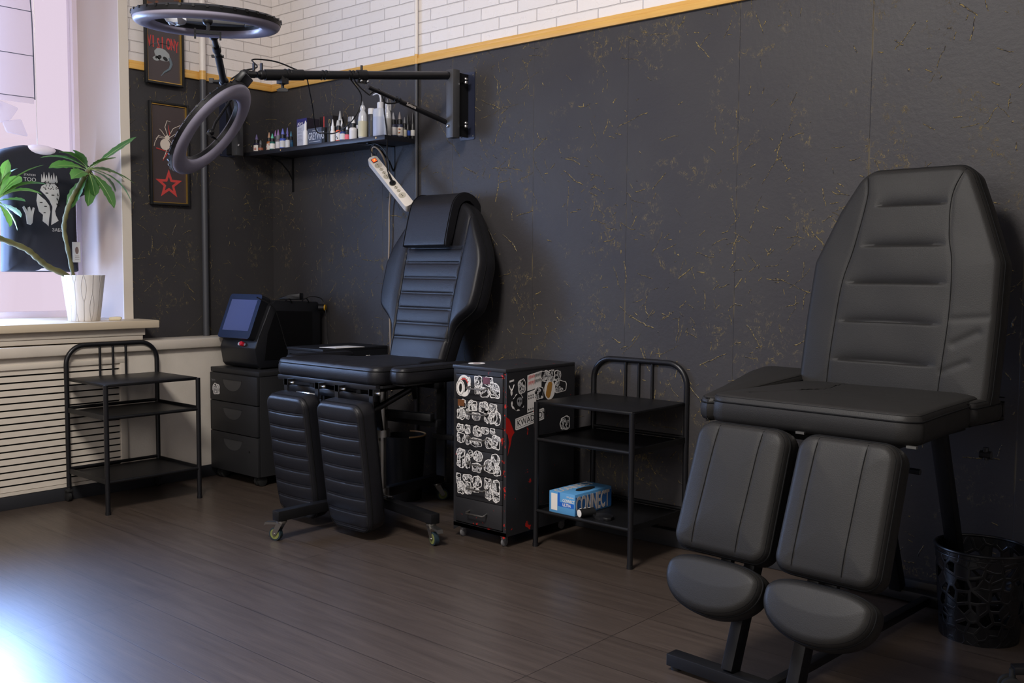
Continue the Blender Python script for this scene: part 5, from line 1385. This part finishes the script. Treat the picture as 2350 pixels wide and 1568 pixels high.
# wall plates and booms
def wall_plate(t, M0):
    """plate on local plane y=0, box standing out along -Y; local X across, Z up"""
    m = MB(); m.prism(rrect(-0.045, 0.045, -0.15, 0.15, 0.006), 0.0, 0.004, M0 @ FRONT(0, 0, 0)); p_ = m.build('wall_plate', mat('dark_blue_black_steel', rgb(34, 38, 56), 0.4), t)
    m = MB()
    for x in (-0.036, 0.036):
        for z in (-0.135, 0.135): m.sphere((x, -0.004, z), 0.004, M0, 8)
    m.build('plate_screw', STEEL, p_)
    m = MB(); m.box(-0.022, 0.022, -0.118, -0.075, -0.152, 0.148, M0, bev=0.003); m.build('swivel_box', mat('dark_grey_steel', rgb(62, 62, 64), 0.45), t)
    m = MB(); m.box(-0.006, 0.006, -0.08, -0.003, -0.14, 0.14, M0); m.build('hinge_block', BMETAL, t)
    m = MB()
    for z in (0.095, -0.098):
        m.lathe([(0.008, -0.006), (0.009, -0.004), (0.009, 0.004), (0.008, 0.006)], M0 @ T(0.035, -0.05, z), 12); m.lathe([(0.008, 0.010), (0.009, 0.012), (0.009, 0.018), (0.007, 0.020)], M0 @ T(0.035, -0.05, z), 12); m.box(0, 0.035, -0.058, -0.042, z - 0.002, z + 0.002, M0)
    for z in (0.122, -0.10): m.sphere((-0.008, -0.12, z), 0.007, M0, 10)
    m.build('bolt', CHROME, t)
t = thing('boom_arm', 'black wall boom with diagonal strut above the shelf, holding the lower ring light', 'boom arm', (0, 0, 0))
M0 = T(1.492, 0, 1.805)
wall_plate(t, M0)
P0, P1 = Vector((1.482, -0.105, 1.928)), Vector((1.293, -0.961, 1.823))
m = MB(); m.cyl(P0, P1, 0.0175, n=20); m.build('pole', BMETAL2, t)
m = MB(); m.cyl(P0.lerp(P1, 0.80), P0.lerp(P1, 0.985), 0.0215, n=20); cpt_ = P0.lerp(P1, 0.90)
m.box(-0.018, 0.018, -0.016, 0.016, -0.035, 0.0, T(*cpt_)); m.cyl(cpt_ + Vector((0, 0, -0.035)), cpt_ + Vector((0, 0, -0.055)), 0.006); m.prism([(-0.024, 0), (-0.02, -0.008), (0.02, -0.008), (0.024, 0), (0.012, 0.006), (-0.012, 0.006)], -0.006, 0.006, T(*(cpt_ + Vector((0, 0, -0.058)))) @ RZ(40) @ FRONT(0, 0, 0))
m.build('sliding_clamp', BPLAST, t)
q0 = P0.lerp(P1, 0.50)
m = MB(); m.cyl(P0.lerp(P1, 0.475), P0.lerp(P1, 0.525), 0.022, n=20); m.box(-0.022, 0.022, -0.008, 0.008, -0.034, -0.01, T(*q0) @ RZ(77)); m.cyl(q0 + Vector((0, 0, 0.015)), q0 + Vector((0, 0, 0.04)), 0.005)
m.build('clamp', BPLAST, t)
m = MB()
for d_ in (-0.012, 0.016): m.sphere(tuple(q0 + Vector((0.016 + d_ * 0.3, d_, -0.026))), 0.0065)
m.build('clamp_bolt', CHROME, t)
s0, s1 = Vector((1.468, -0.105, 1.722)), q0 + Vector((0.008, 0.03, -0.045))
m = MB(); m.cyl(s0, s1, 0.0095, n=14); m.cyl(s0.lerp(s1, 0.0), s0.lerp(s1, 0.62), 0.0115, n=14)
st_ = m.build('strut', BMETAL2, t)
dirn = (s0 - s1).normalized()
lp = s0.lerp(s1, 0.55)
nz = Vector((0.75, -0.65, 0.1)); nz = (nz - dirn * nz.dot(dirn)).normalized()
text('lettering', 'Selens', 0.02, basis(lp + nz * 0.0115, dirn, nz.cross(dirn), nz) @ T(0, -0.007, 0), mat('grey_white_print', rgb(190, 182, 176), 0.6), st_)
# cables on the boom
m = MB(); m.tube(bez([P0.lerp(P1, 0.83) + Vector((0, 0, 0.02)), P0.lerp(P1, 0.92) + Vector((-0.02, 0, 0.055)), P0.lerp(P1, 1.0) + Vector((-0.03, -0.02, 0.06)), Vector((1.3221, -1.0009, 1.8431)), Vector((1.3198, -1.0583, 1.8195)), Vector((1.3369, -1.1273, 1.7758))], 30), 0.003, 8)
m.tube(bez([P0.lerp(P1, 0.78) + Vector((0.0, 0, -0.015)), Vector((1.22, -0.66, 1.75)), Vector((1.14, -0.58, 1.665)), Vector((1.16, -0.55, 1.655)), Vector((1.22, -0.53, 1.655)), Vector((1.33, -0.53, 1.70)), Vector((1.37, -0.52, 1.79)), P0.lerp(P1, 0.56) + Vector((0, 0, -0.015))], 60), 0.0026, 8)
m.tube(bez([P0.lerp(P1, 0.56) + Vector((0.012, 0, 0.015)), P0.lerp(P1, 0.53) + Vector((0, 0, -0.03)), s1 + Vector((0, 0, -0.03)), s0.lerp(s1, 0.97) + Vector((0, 0, -0.022)), s0.lerp(s1, 0.85) + Vector((0, -0.01, 0.012)), s0.lerp(s1, 0.78) + Vector((0, -0.012, -0.03)), s0.lerp(s1, 0.68) + Vector((0, -0.01, -0.02)), s0.lerp(s1, 0.6) + Vector((0, -0.012, 0))], 60), 0.003, 8)
m.build('boom_cable', BPLAST, t)
for i in range(5):
    c_ = P0.lerp(P1, (0.5, 0.54, 0.82, 0.86, 0.7)[i])
m = MB()
for f_, pa, pb, rr in ((0.54, P0, P1, 0.019), (0.865, P0, P1, 0.023), (0.68, P0, P1, 0.019), (0.62, s0, s1, 0.0135)):
    c_ = pa.lerp(pb, f_); ax_ = (pb - pa).normalized(); q_ = Vector((0, 0, 1)).rotation_difference(ax_).to_matrix().to_4x4()
    m.tube([Matrix.Translation(c_) @ q_ @ Vector((rr * math.cos(a * 0.4), rr * math.sin(a * 0.4), 0.001 * a)) for a in range(32)], 0.0018, 6)
m.build('cable_tie', BPLAST, t)
m = MB(); m.sphere(tuple(P1), 0.019); 
J = Vector((1.3142, -1.0508, 1.8099))
m.cyl(P1, P1 + (J - P1) * 0.35, 0.012); m.cyl(P1 + (J - P1) * 0.45, J, 0.014); m.sphere(tuple(J), 0.018); m.cyl(J, Vector((1.3468, -1.1055, 1.7747)), 0.012)
m.box(-0.006, 0.006, -0.003, 0.003, 0, 0.03, T(*(P1 + Vector((0, 0, 0.015))))); m.box(-0.006, 0.006, -0.003, 0.003, 0, 0.028, T(*(J + Vector((0.03, 0.02, 0.012)))))
m.build('ball_joint', BPLAST, t)

# orientation of the lower ring: measured from its ellipse
c2 = Vector((1.289, -1.187, 1.590))
view = (Vector((4.6125, -3.2577, 1.056)) - c2).normalized()
nd = (_r * 0.777 - _u * 0.63); nd = (nd - view * nd.dot(view)).normalized()
n2 = (view * math.cos(math.radians(69)) + nd * math.sin(math.radians(69))).normalized()
upv = (_r * 0.63 + _u * 0.777)
t = thing('ring_light', 'ring light hanging tilted from the boom end in front of the spider poster', 'ring light', (0, 0, 0))
M2 = frame_from(c2, n2, upv)
ring_light(t, M2, 0.208, 0.141)
m = MB(); m.box(-0.05, 0.05, 0.165, 0.245, -0.032, -0.005, M2, bev=0.006); m.build('control_box', BPLAST, t)
m = MB(); m.tube([M2 @ Vector(p_) for p_ in ((0, 0.15, -0.01), (0, 0.08, -0.004), (0.0, 0.03, 0.0), (0, 0.0, 0.01))], 0.0045, 8); m.sphere(tuple(M2 @ Vector((0, -0.01, 0.01))), 0.013); m.box(-0.04, 0.04, -0.024, -0.016, 0.012, 0.022, M2 @ RZ(0)); m.box(-0.04, -0.034, -0.024, -0.016, 0.022, 0.04, M2); m.box(0.034, 0.04, -0.024, -0.016, 0.022, 0.04, M2)
m.build('phone_clamp', BPLAST, t)

c1 = Vector((1.712, -1.456, 1.869))
t = thing('ring_light', 'upper ring light seen nearly edge-on, its face turned down, film-wrapped inside', 'ring light', (0, 0, 0))
v1 = (Vector((4.6125, -3.2577, 1.056)) - c1).normalized()
n1 = Vector((0, 0, -1)) + Vector((v1.x, v1.y, 0)) * -0.085
M1 = frame_from(c1, n1, Vector((-v1.x, -v1.y, 0)))
ring_light(t, M1, 0.231, 0.168)
m = MB(); m.box(-0.10, 0.10, -0.04, 0.02, -0.03, -0.006, M1 @ T(-0.02, 0.125, 0), bev=0.004); m.box(-0.16, -0.12, -0.03, 0.02, -0.024, -0.004, M1 @ T(0, 0.10, 0), bev=0.003)
m.build('control_box', mat('grey_black_box', rgb(70, 70, 72), 0.5), t)
m = MB(); m.sphere(tuple(M1 @ Vector((0, 0.02, -0.002))), 0.017); m.tube([M1 @ Vector(p_) for p_ in ((0, 0.10, -0.01), (0, 0.03, -0.002), (-0.002, -0.02, 0.028), (0.002, -0.04, 0.045))], 0.006, 8)
m.box(-0.042, 0.042, -0.055, -0.043, 0.04, 0.05, M1); m.box(-0.042, -0.036, -0.055, -0.043, 0.04, 0.066, M1); m.box(0.036, 0.042, -0.055, -0.043, 0.034, 0.066, M1)
m.build('phone_clamp', BPLAST, t)
rs = random.Random(11)
m = MB(); m.sphere((0, 0, 0), 0.028, M1 @ T(0.10, 0.03, -0.005), 14, (1.3, 1.5, 0.8))
for v_ in m.bm.verts: v_.co += Vector((rs.uniform(-1, 1), rs.uniform(-1, 1), rs.uniform(-1, 1))) * 0.004
tag(m.build('film_wrap', mat('crumpled_clear_film', rgb(215, 218, 226), 0.3, spec=0.9, bump=1.0, bscale=60), t, None), 'crumpled clear film')

t = thing('boom_arm', 'black boom from the window wall plate that reaches out to the upper ring light', 'boom arm', (0, 0, 0))
M0b = T(0, -0.287, 1.81) @ RZ(90)
wall_plate(t, M0b)
Q0, Q1 = Vector((0.10, -0.30, 1.79)), Vector((1.183, -1.060, 1.796))
m = MB(); m.cyl(Q0, Q1, 0.0165, n=18); m.build('pole', BMETAL2, t)
Qc = c1 + Vector((0.0, 0.02, -0.02))
H0, H1 = Q1 + Vector((0, 0, 0.0)), Vector((1.534, -1.322, 1.872))
m = MB(); m.cyl(H0, H0.lerp(H1, 0.62), 0.0135, n=16); m.cyl(H0.lerp(H1, 0.62), H1, 0.010, n=16); m.sphere(tuple(H0), 0.02); m.cyl(H0.lerp(H1, 0.70), H0.lerp(H1, 0.80), 0.0155, n=16); m.sphere(tuple(H1), 0.018)
rt = Vector((0.753, 0.658, 0.0))
hh = H0.lerp(H1, 0.58); m.bar(hh - rt * 0.024, hh + rt * 0.02, 0.01, 0.01)
m.build('upright', BPLAST, t)
m = MB(); m.cyl(H0, H0 - rt * 0.042, 0.007, n=12); m.box(-0.016, 0.0, -0.006, 0.006, -0.006, 0.012, T(*(H0 - rt * 0.04)) @ RZ(41)); m.build('locking_knob', BPLAST, t)

# ================================================================== WINDOW ITEMS
# potted plant
t = thing('potted_plant', 'green two-stemmed plant in a ribbed white pot on the window board', 'plant', (0.05, -1.10, 0.8155))
k = NT('white_glazed_pot')
o_ = k.obj(); sep = k.n('ShaderNodeSeparateXYZ'); k.l(o_, sep.inputs[0])
ang = k.math('ARCTAN2', sep.outputs[1], sep.outputs[0])
cell = k.math('MULTIPLY', ang, 14 / 6.2832)
row = k.math('MULTIPLY', sep.outputs[2], 24)
wob = k.math('MULTIPLY', k.math('SINE', k.math('ADD', row, k.math('MULTIPLY', k.math('ROUND', cell), 2.1))), 0.28)
dl_ = k.math('ABSOLUTE', k.math('SUBTRACT', k.math('ABSOLUTE', k.math('SUBTRACT', cell, k.math('ROUND', cell))), k.math('MAXIMUM', wob, 0.02)))
rdg = k.math('SUBTRACT', 1.0, k.math('DIVIDE', dl_, 0.06), clamp=True)
k.b.inputs['Base Color'].default_value = rgb(232, 226, 222); k.b.inputs['Roughness'].default_value = 0.35
k.bump(rdg, 0.8, 0.004)
m = MB(); m.lathe([(0.066, 0), (0.070, 0.003), (0.083, 0.11), (0.095, 0.213), (0.096, 0.216), (0.092, 0.216), (0.088, 0.205), (0.07, 0.19)], I4, 56); m.build('pot', k.m, t, 50)
m = MB(); m.lathe([(0.001, 0.2), (0.088, 0.198)], I4, 24, cap=False); m.build('soil', mat('dark_soil', rgb(52, 42, 34), 0.9, bump=0.6, bscale=90), t)
def plant_mat(name, c):
    k = NT(name)
    o_ = k.obj()
    nz = k.noise(o_, 14, 3)
    col = k.mix(nz.outputs[0], rgb(*[int(q * 0.72) for q in c]), rgb(*c))
    k.l(col, k.b.inputs['Base Color']); k.b.inputs['Roughness'].default_value = 0.38
    tr = k.n('ShaderNodeBsdfTranslucent'); tr.inputs[0].default_value = rgb(130, 170, 60)
    mx = k.n('ShaderNodeMixShader'); mx.inputs[0].default_value = 0.14
    k.l(k.b.outputs[0], mx.inputs[1]); k.l(tr.outputs[0], mx.inputs[2])
    k.l(mx.outputs[0], [n for n in k.t.nodes if n.type == 'OUTPUT_MATERIAL'][0].inputs[0])
    return k.m
LEAF = plant_mat('green_leaf', (74, 122, 66)); RIB = mat('pale_leaf_rib', rgb(150, 176, 110), 0.5)
BARK = mat('ridged_green_brown_stem', rgb(112, 108, 66), 0.6, bump=0.8, bscale=110, var=0.5)
base = Vector((0.05, -1.10, 0.8155))
def stem(pts, r0, r1):
    P = bez([Vector(p) - base for p in pts], 60)
    n = len(P)
    rr = [r0 + (r1 - r0) * i / n + 0.0016 * math.sin(i * 1.5) for i in range(n)]
    m = MB(); m.tube(P, rr, 10)
    m.build('stem', BARK, t, 60)
stem([(0.05, -1.145, 0.99), (0.05, -1.150, 1.04), (0.05, -1.171, 1.155), (0.05, -1.185, 1.245), (0.05, -1.173, 1.315), (0.05, -1.145, 1.387), (0.05, -1.113, 1.439), (0.05, -1.085, 1.492), (0.05, -1.064, 1.52)], 0.009, 0.013)
stem([(0.05, -1.15, 0.99), (0.05, -1.19, 1.035), (0.05, -1.263, 1.069), (0.05, -1.311, 1.108), (0.05, -1.358, 1.147), (0.05, -1.432, 1.178), (0.05, -1.50, 1.21), (0.05, -1.52, 1.29), (0.05, -1.478, 1.355)], 0.014, 0.012)
def leaf(m, b, tip, wd, arch, side):
    b, tip = Vector(b) - base, Vector(tip) - base
    d = tip - b; L = d.length
    dn = d.normalized()
    up = Vector((0.35, 0, 1)); up = (up - dn * up.dot(dn)).normalized()
    sd = dn.cross(up).normalized()
    sd = (sd * math.cos(side) + up * math.sin(side)).normalized(); up = sd.cross(dn).normalized()
    n = 16
    rows = []
    for i in range(n + 1):
        s_ = i / n
        c = b + d * s_ + up * (arch * L * 4 * s_ * (1 - s_)) * 0.5
        w_ = wd * (max(0.0, math.sin(math.pi * max(0, (s_ - 0.12)) / 0.88) ** 0.75 if s_ > 0.12 else 0.0) * (0.55 + 0.6 * s_)) * (1 + 0.09 * math.sin(i * 2.4)) + 0.0012
        wav = 0.05 * wd * math.sin(i * 2.2)
        rows.append([m.bm.verts.new(c + sd * (w_ * k_) + up * (abs(k_) * w_ * 0.28 + (wav if abs(k_) > 0.9 else 0))) for k_ in (-1, -0.5, 0, 0.5, 1)])
    for i in range(n):
        for j in range(4): m._f([rows[i][j], rows[i][j + 1], rows[i + 1][j + 1], rows[i + 1][j]])
    m.mi = 1
    m.tube([b + d * s_ + up * (arch * L * 2 * s_ * (1 - s_)) * 1.0 + up * 0.0008 for s_ in [q / 8 * 0.95 for q in range(9)]], [0.0022 - 0.0018 * q / 8 for q in range(9)], 5)
    m.mi = 0
c1p = (0.05, -1.064, 1.52)
rs = random.Random(21)
tips1 = [(-0.869, 1.69, .022, .02), (-1.278, 1.561, .03, .25), (-1.258, 1.515, .034, .2), (-1.212, 1.462, .036, .15), (-1.155, 1.33, .036, .1), (-1.084, 1.352, .03, .1), (-0.99, 1.345, .032, .2), (-0.942, 1.36, .034, .25), (-0.891, 1.375, .024, .3), (-0.860, 1.47, .014, .2), (-0.878, 1.498, .02, .2), (-1.17, 1.60, .026, .15), (-1.00, 1.575, .03, .1), (-0.93, 1.43, .03, .25), (-1.05, 1.40, .03, .1), (-1.23, 1.585, .022, .25), (-0.95, 1.52, .02, .2)]
m = MB()
for i, (y, z, w_, ar) in enumerate(tips1):
    leaf(m, (c1p[0] + rs.uniform(-.01, .01), c1p[1] + rs.uniform(-.008, .008), c1p[2] + rs.uniform(-.012, .012)), (0.05 + (0.11 if i % 3 == 0 else -0.02 if i % 3 == 1 else 0.06) * (0.3 + rs.random()), y, z), w_ * 0.98, ar, rs.uniform(-0.5, 0.5))
o = m.build('foliage', [LEAF, RIB], t, 60); 
c2p = (0.05, -1.478, 1.357)
tips2 = [(-1.306, 1.52, .014, .2), (-1.297, 1.432, .026, .3), (-1.318, 1.39, .026, .3), (-1.35, 1.36, .034, .1), (-1.36, 1.29, .03, .1), (-1.403, 1.227, .018, .15), (-1.42, 1.54, .026, .2), (-1.36, 1.47, .03, .25), (-1.46, 1.24, .028, .1), (-1.5, 1.55, .03, .1), (-1.62, 1.5, .03, .2), (-1.66, 1.38, .03, .2), (-1.6, 1.26, .03, .2), (-1.40, 1.50, .02, .3)]
m = MB()
for i, (y, z, w_, ar) in enumerate(tips2):
    leaf(m, (c2p[0], c2p[1], c2p[2] + rs.uniform(-.01, .01)), (0.05 + rs.uniform(-0.05, 0.1), y, z), w_ * 1.0, ar, rs.uniform(-0.5, 0.5))
m.build('foliage', [LEAF, RIB], t, 60)
m = MB(); m.prism([(0.0, 0.0), (0.05, 0.0), (0.058, 0.006), (0.055, 0.016), (0.03, 0.017), (0.0, 0.014)], -0.02, 0.02, I4 @ FRONT(0, 0, 0), bev=0.004)
o = m.build('clay_piece', mat('pale_clay', rgb(214, 202, 172), 0.6), None); o.location = (0.06, -0.985, 0.8155); o.rotation_euler = (0, 0, math.radians(60)); tag(o, 'small pale clay piece lying right of the white plant pot', 'ornament')

# mannequin and printed shirt
XT = -0.19
MW = basis((XT, -1.18, 0), (0, 1, 0), (0, 0, 1), (1, 0, 0))
t = thing('mannequin_torso', 'white hanging mannequin torso wearing the black shirt in the window', 'mannequin', (XT, -1.18, 1.05))
m = MB(); m.lathe([(0.001, 0.0), (0.05, 0.0), (0.06, 0.01), (0.062, 0.20), (0.05, 0.50), (0.054, 0.52), (0.058, 0.54), (0.054, 0.555), (0.047, 0.568), (0.034, 0.580), (0.015, 0.586), (0.004, 0.588)], T(-0.03, 0, 0) @ Matrix.Diagonal((0.9, 1.15, 1, 1)), 32)
m.sphere((-0.002, 0, 0.568), 0.070, I4, 24, (0.70, 1.1, 0.42))
m.build('torso', mat('white_mannequin_shell', rgb(238, 226, 240), 0.4), t, 60)
m = MB(); m.cyl((-0.03, 0, 0.58), (-0.03, 0, 1.895), 0.0012, n=8); m.build('hanging_wire', STEEL, t)
SHIRT = mat('black_cotton', rgb(30, 31, 42), 0.85, bump=0.3, bscale=600)
def g_shirt(x, v):
    h = gline(x, v, [(-0.15, 1.08), (-0.09, 1.25), (-0.12, 1.38)], 0.006, 0.02) + gline(x, v, [(0.13, 1.06), (0.12, 1.30)], 0.005, 0.02) + gline(x, v, [(-0.10, 1.07), (-0.06, 1.2)], 0.004, 0.014)
    return h - 0.0
tp = [(1.048, -.166, .170), (1.20, -.160, .165), (1.40, -.160, .163), (1.42, -.20, .20), (1.45, -.262, .262), (1.50, -.268, .268), (1.565, -.238, .238), (1.605, -.18, .18), (1.628, -.11, .11), (1.638, -.075, .075)]
t = pad('t_shirt', SHIRT, None, MW @ T(0, 0, 0.028), tp, 0.11, 0.0, 0.01, 0.035, 0.01, g_shirt, 90, 110, 3, piping=False, wave=0.001)
tag(t, 'black printed T-shirt on the mannequin in the window behind the plant', 't-shirt')
def onshirt(dx, z, d=0.0395): return T(dx, z, d - 0.028)
PW = mat('worn_white_print', rgb(196, 192, 192), 0.7)
def flat(m, pts, z=0.0): m.prism(pts, -0.006, 0.0125 + z, I4)
m = MB()
# broken bust: two halves, crown, hand
flat(m, [(-0.015, 1.285), (0.005, 1.27), (0.012, 1.262), (0.016, 1.30), (0.022, 1.33), (0.018, 1.36), (0.0, 1.385), (-0.02, 1.40), (-0.035, 1.415), (-0.04, 1.38), (-0.035, 1.35), (-0.03, 1.33), (-0.012, 1.315)])
flat(m, [(0.025, 1.268), (0.045, 1.28), (0.06, 1.29), (0.048, 1.315), (0.045, 1.335), (0.058, 1.37), (0.068, 1.41), (0.064, 1.445), (0.045, 1.465), (0.01, 1.465), (-0.015, 1.45), (-0.022, 1.43), (0.0, 1.41), (0.02, 1.385), (0.034, 1.355), (0.03, 1.32)])
cr = [(-0.016, 1.468)]
for i in range(7):
    x = -0.014 + i * 0.0115
    cr += [(x, 1.505 + (0.012 if i % 2 else 0.0)), (x + 0.0055, 1.478)]
flat(m, cr + [(0.062, 1.468)])
flat(m, [(-0.085, 1.27), (-0.07, 1.265), (-0.062, 1.275), (-0.058, 1.31), (-0.05, 1.345), (-0.058, 1.348), (-0.066, 1.325), (-0.072, 1.35), (-0.082, 1.345), (-0.08, 1.325), (-0.098, 1.352), (-0.103, 1.345), (-0.09, 1.315)])
pr_o = m.build('shirt_print', PW, t, None)
m = MB()
rs = random.Random(8)
for i in range(26):
    x, z_ = rs.uniform(-0.015, 0.062), rs.uniform(1.435, 1.475)
    m.prism(blob(x, z_, 0.0035, 0.0022, 7, rot=rs.uniform(0, 3)), -0.004, 0.013, I4)
for i in range(12):
    m.prism(blob(0.06 + rs.uniform(-0.006, 0.006), rs.uniform(1.36, 1.43), 0.003, 0.003, 7), -0.004, 0.013, I4)
for x, z_ in ((0.008, 1.418), (-0.02, 1.372), (0.0, 1.355), (0.036, 1.41)): m.prism(blob(x, z_, 0.008, 0.0028, 9), -0.004, 0.013, I4)
m.prism(blob(-0.005, 1.325, 0.006, 0.002, 9), -0.004, 0.013, I4)
m.build('shirt_print_details', BLACKP, t, None)
text('lettering', 'STATION', 0.013, onshirt(-0.096, 1.494), PW, t); text('lettering', 'TOO', 0.026, onshirt(-0.098, 1.468), PW, t); text('lettering', '\u0417\u0410\u0411\u0415\u0419', 0.022, onshirt(0.028, 1.238), PW, t, sx=0.95)
m = MB(); m.mi = 0; m.box(0.128, 0.162, 1.092, 1.19, -0.003, 0.0135); m.mi = 1; m.prism(blob(0.145, 1.15, 0.009, 0.018, 14), 0.0135, 0.014, I4)
for i in range(3): m.box(0.134, 0.156, 1.106 + i * 0.008, 1.1075 + i * 0.008, 0.0135, 0.014)
tag(m.build('price_tag', [mat('white_card_tag', rgb(196, 194, 192), 0.6), mat('brown_tag_print', rgb(110, 90, 84), 0.6)], t, None), 'white card swing tag')
for ob in t.children:
    pass

# roman blind pulled up in the left half of the window
t = thing('roman_blind', 'white roman blind with thin rods, gathered at its lower edge', 'blind', (-0.28, -1.5, 1.87))
k = NT('sheer_white_blind')
tr = k.n('ShaderNodeBsdfTranslucent'); tr.inputs[0].default_value = rgb(236, 226, 236)
tp_ = k.n('ShaderNodeBsdfTransparent'); df = k.n('ShaderNodeBsdfDiffuse'); df.inputs[0].default_value = rgb(236, 226, 236)
mx = k.n('ShaderNodeMixShader'); mx.inputs[0].default_value = 0.5; k.l(tr.outputs[0], mx.inputs[1]); k.l(df.outputs[0], mx.inputs[2])
mx2 = k.n('ShaderNodeMixShader'); mx2.inputs[0].default_value = 0.6; k.l(mx.outputs[0], mx2.inputs[1]); k.l(tp_.outputs[0], mx2.inputs[2])
k.l(mx2.outputs[0], [n for n in k.t.nodes if n.type == 'OUTPUT_MATERIAL'][0].inputs[0])
m = MB(); m.box(-0.001, 0.001, -0.6, 0.335, -0.02, 1.08); m.build('fabric', k.m, t, None)
RODM = mat('grey_blind_seam', rgb(92, 96, 112), 0.6)
for z in (0.006, 0.204, 0.412):
    m = MB(); m.tube([(0.004, -0.6, z - 0.002), (0.004, 0.0, z), (0.004, 0.335, z + 0.002)], 0.0018, 6); m.build('rod', RODM, t)
m = MB(); m.tube(bez([(0.004, 0.318, 1.08), (0.004, 0.322, 0.60), (0.004, 0.334, 0.36), (0.004, 0.338, 0.0)], 20), 0.003, 6); m.build('side_seam', RODM, t)
FAB = k.m
m = MB()
for pts in ([(-0.10, 0.0), (0.14, 0.0), (0.19, -0.05), (0.10, -0.12), (-0.02, -0.16), (-0.3, -0.2), (-0.4, -0.05)], [(0.16, -0.02), (0.26, -0.05), (0.22, -0.11), (0.17, -0.13)], [(0.18, -0.12), (0.27, -0.10), (0.30, -0.18), (0.2, -0.17)]):
    nn = len(pts)
    c = (sum(p[0] for p in pts) / nn, sum(p[1] for p in pts) / nn)
    m.prism([(p[0], p[1]) for p in pts], 0, 0.016, basis((0.0, 0, 0), (0, 1, 0), (0, 0, 1), (1, 0, 0)), bev=0.008)
m.build('gathered_folds', FAB, t, 40)
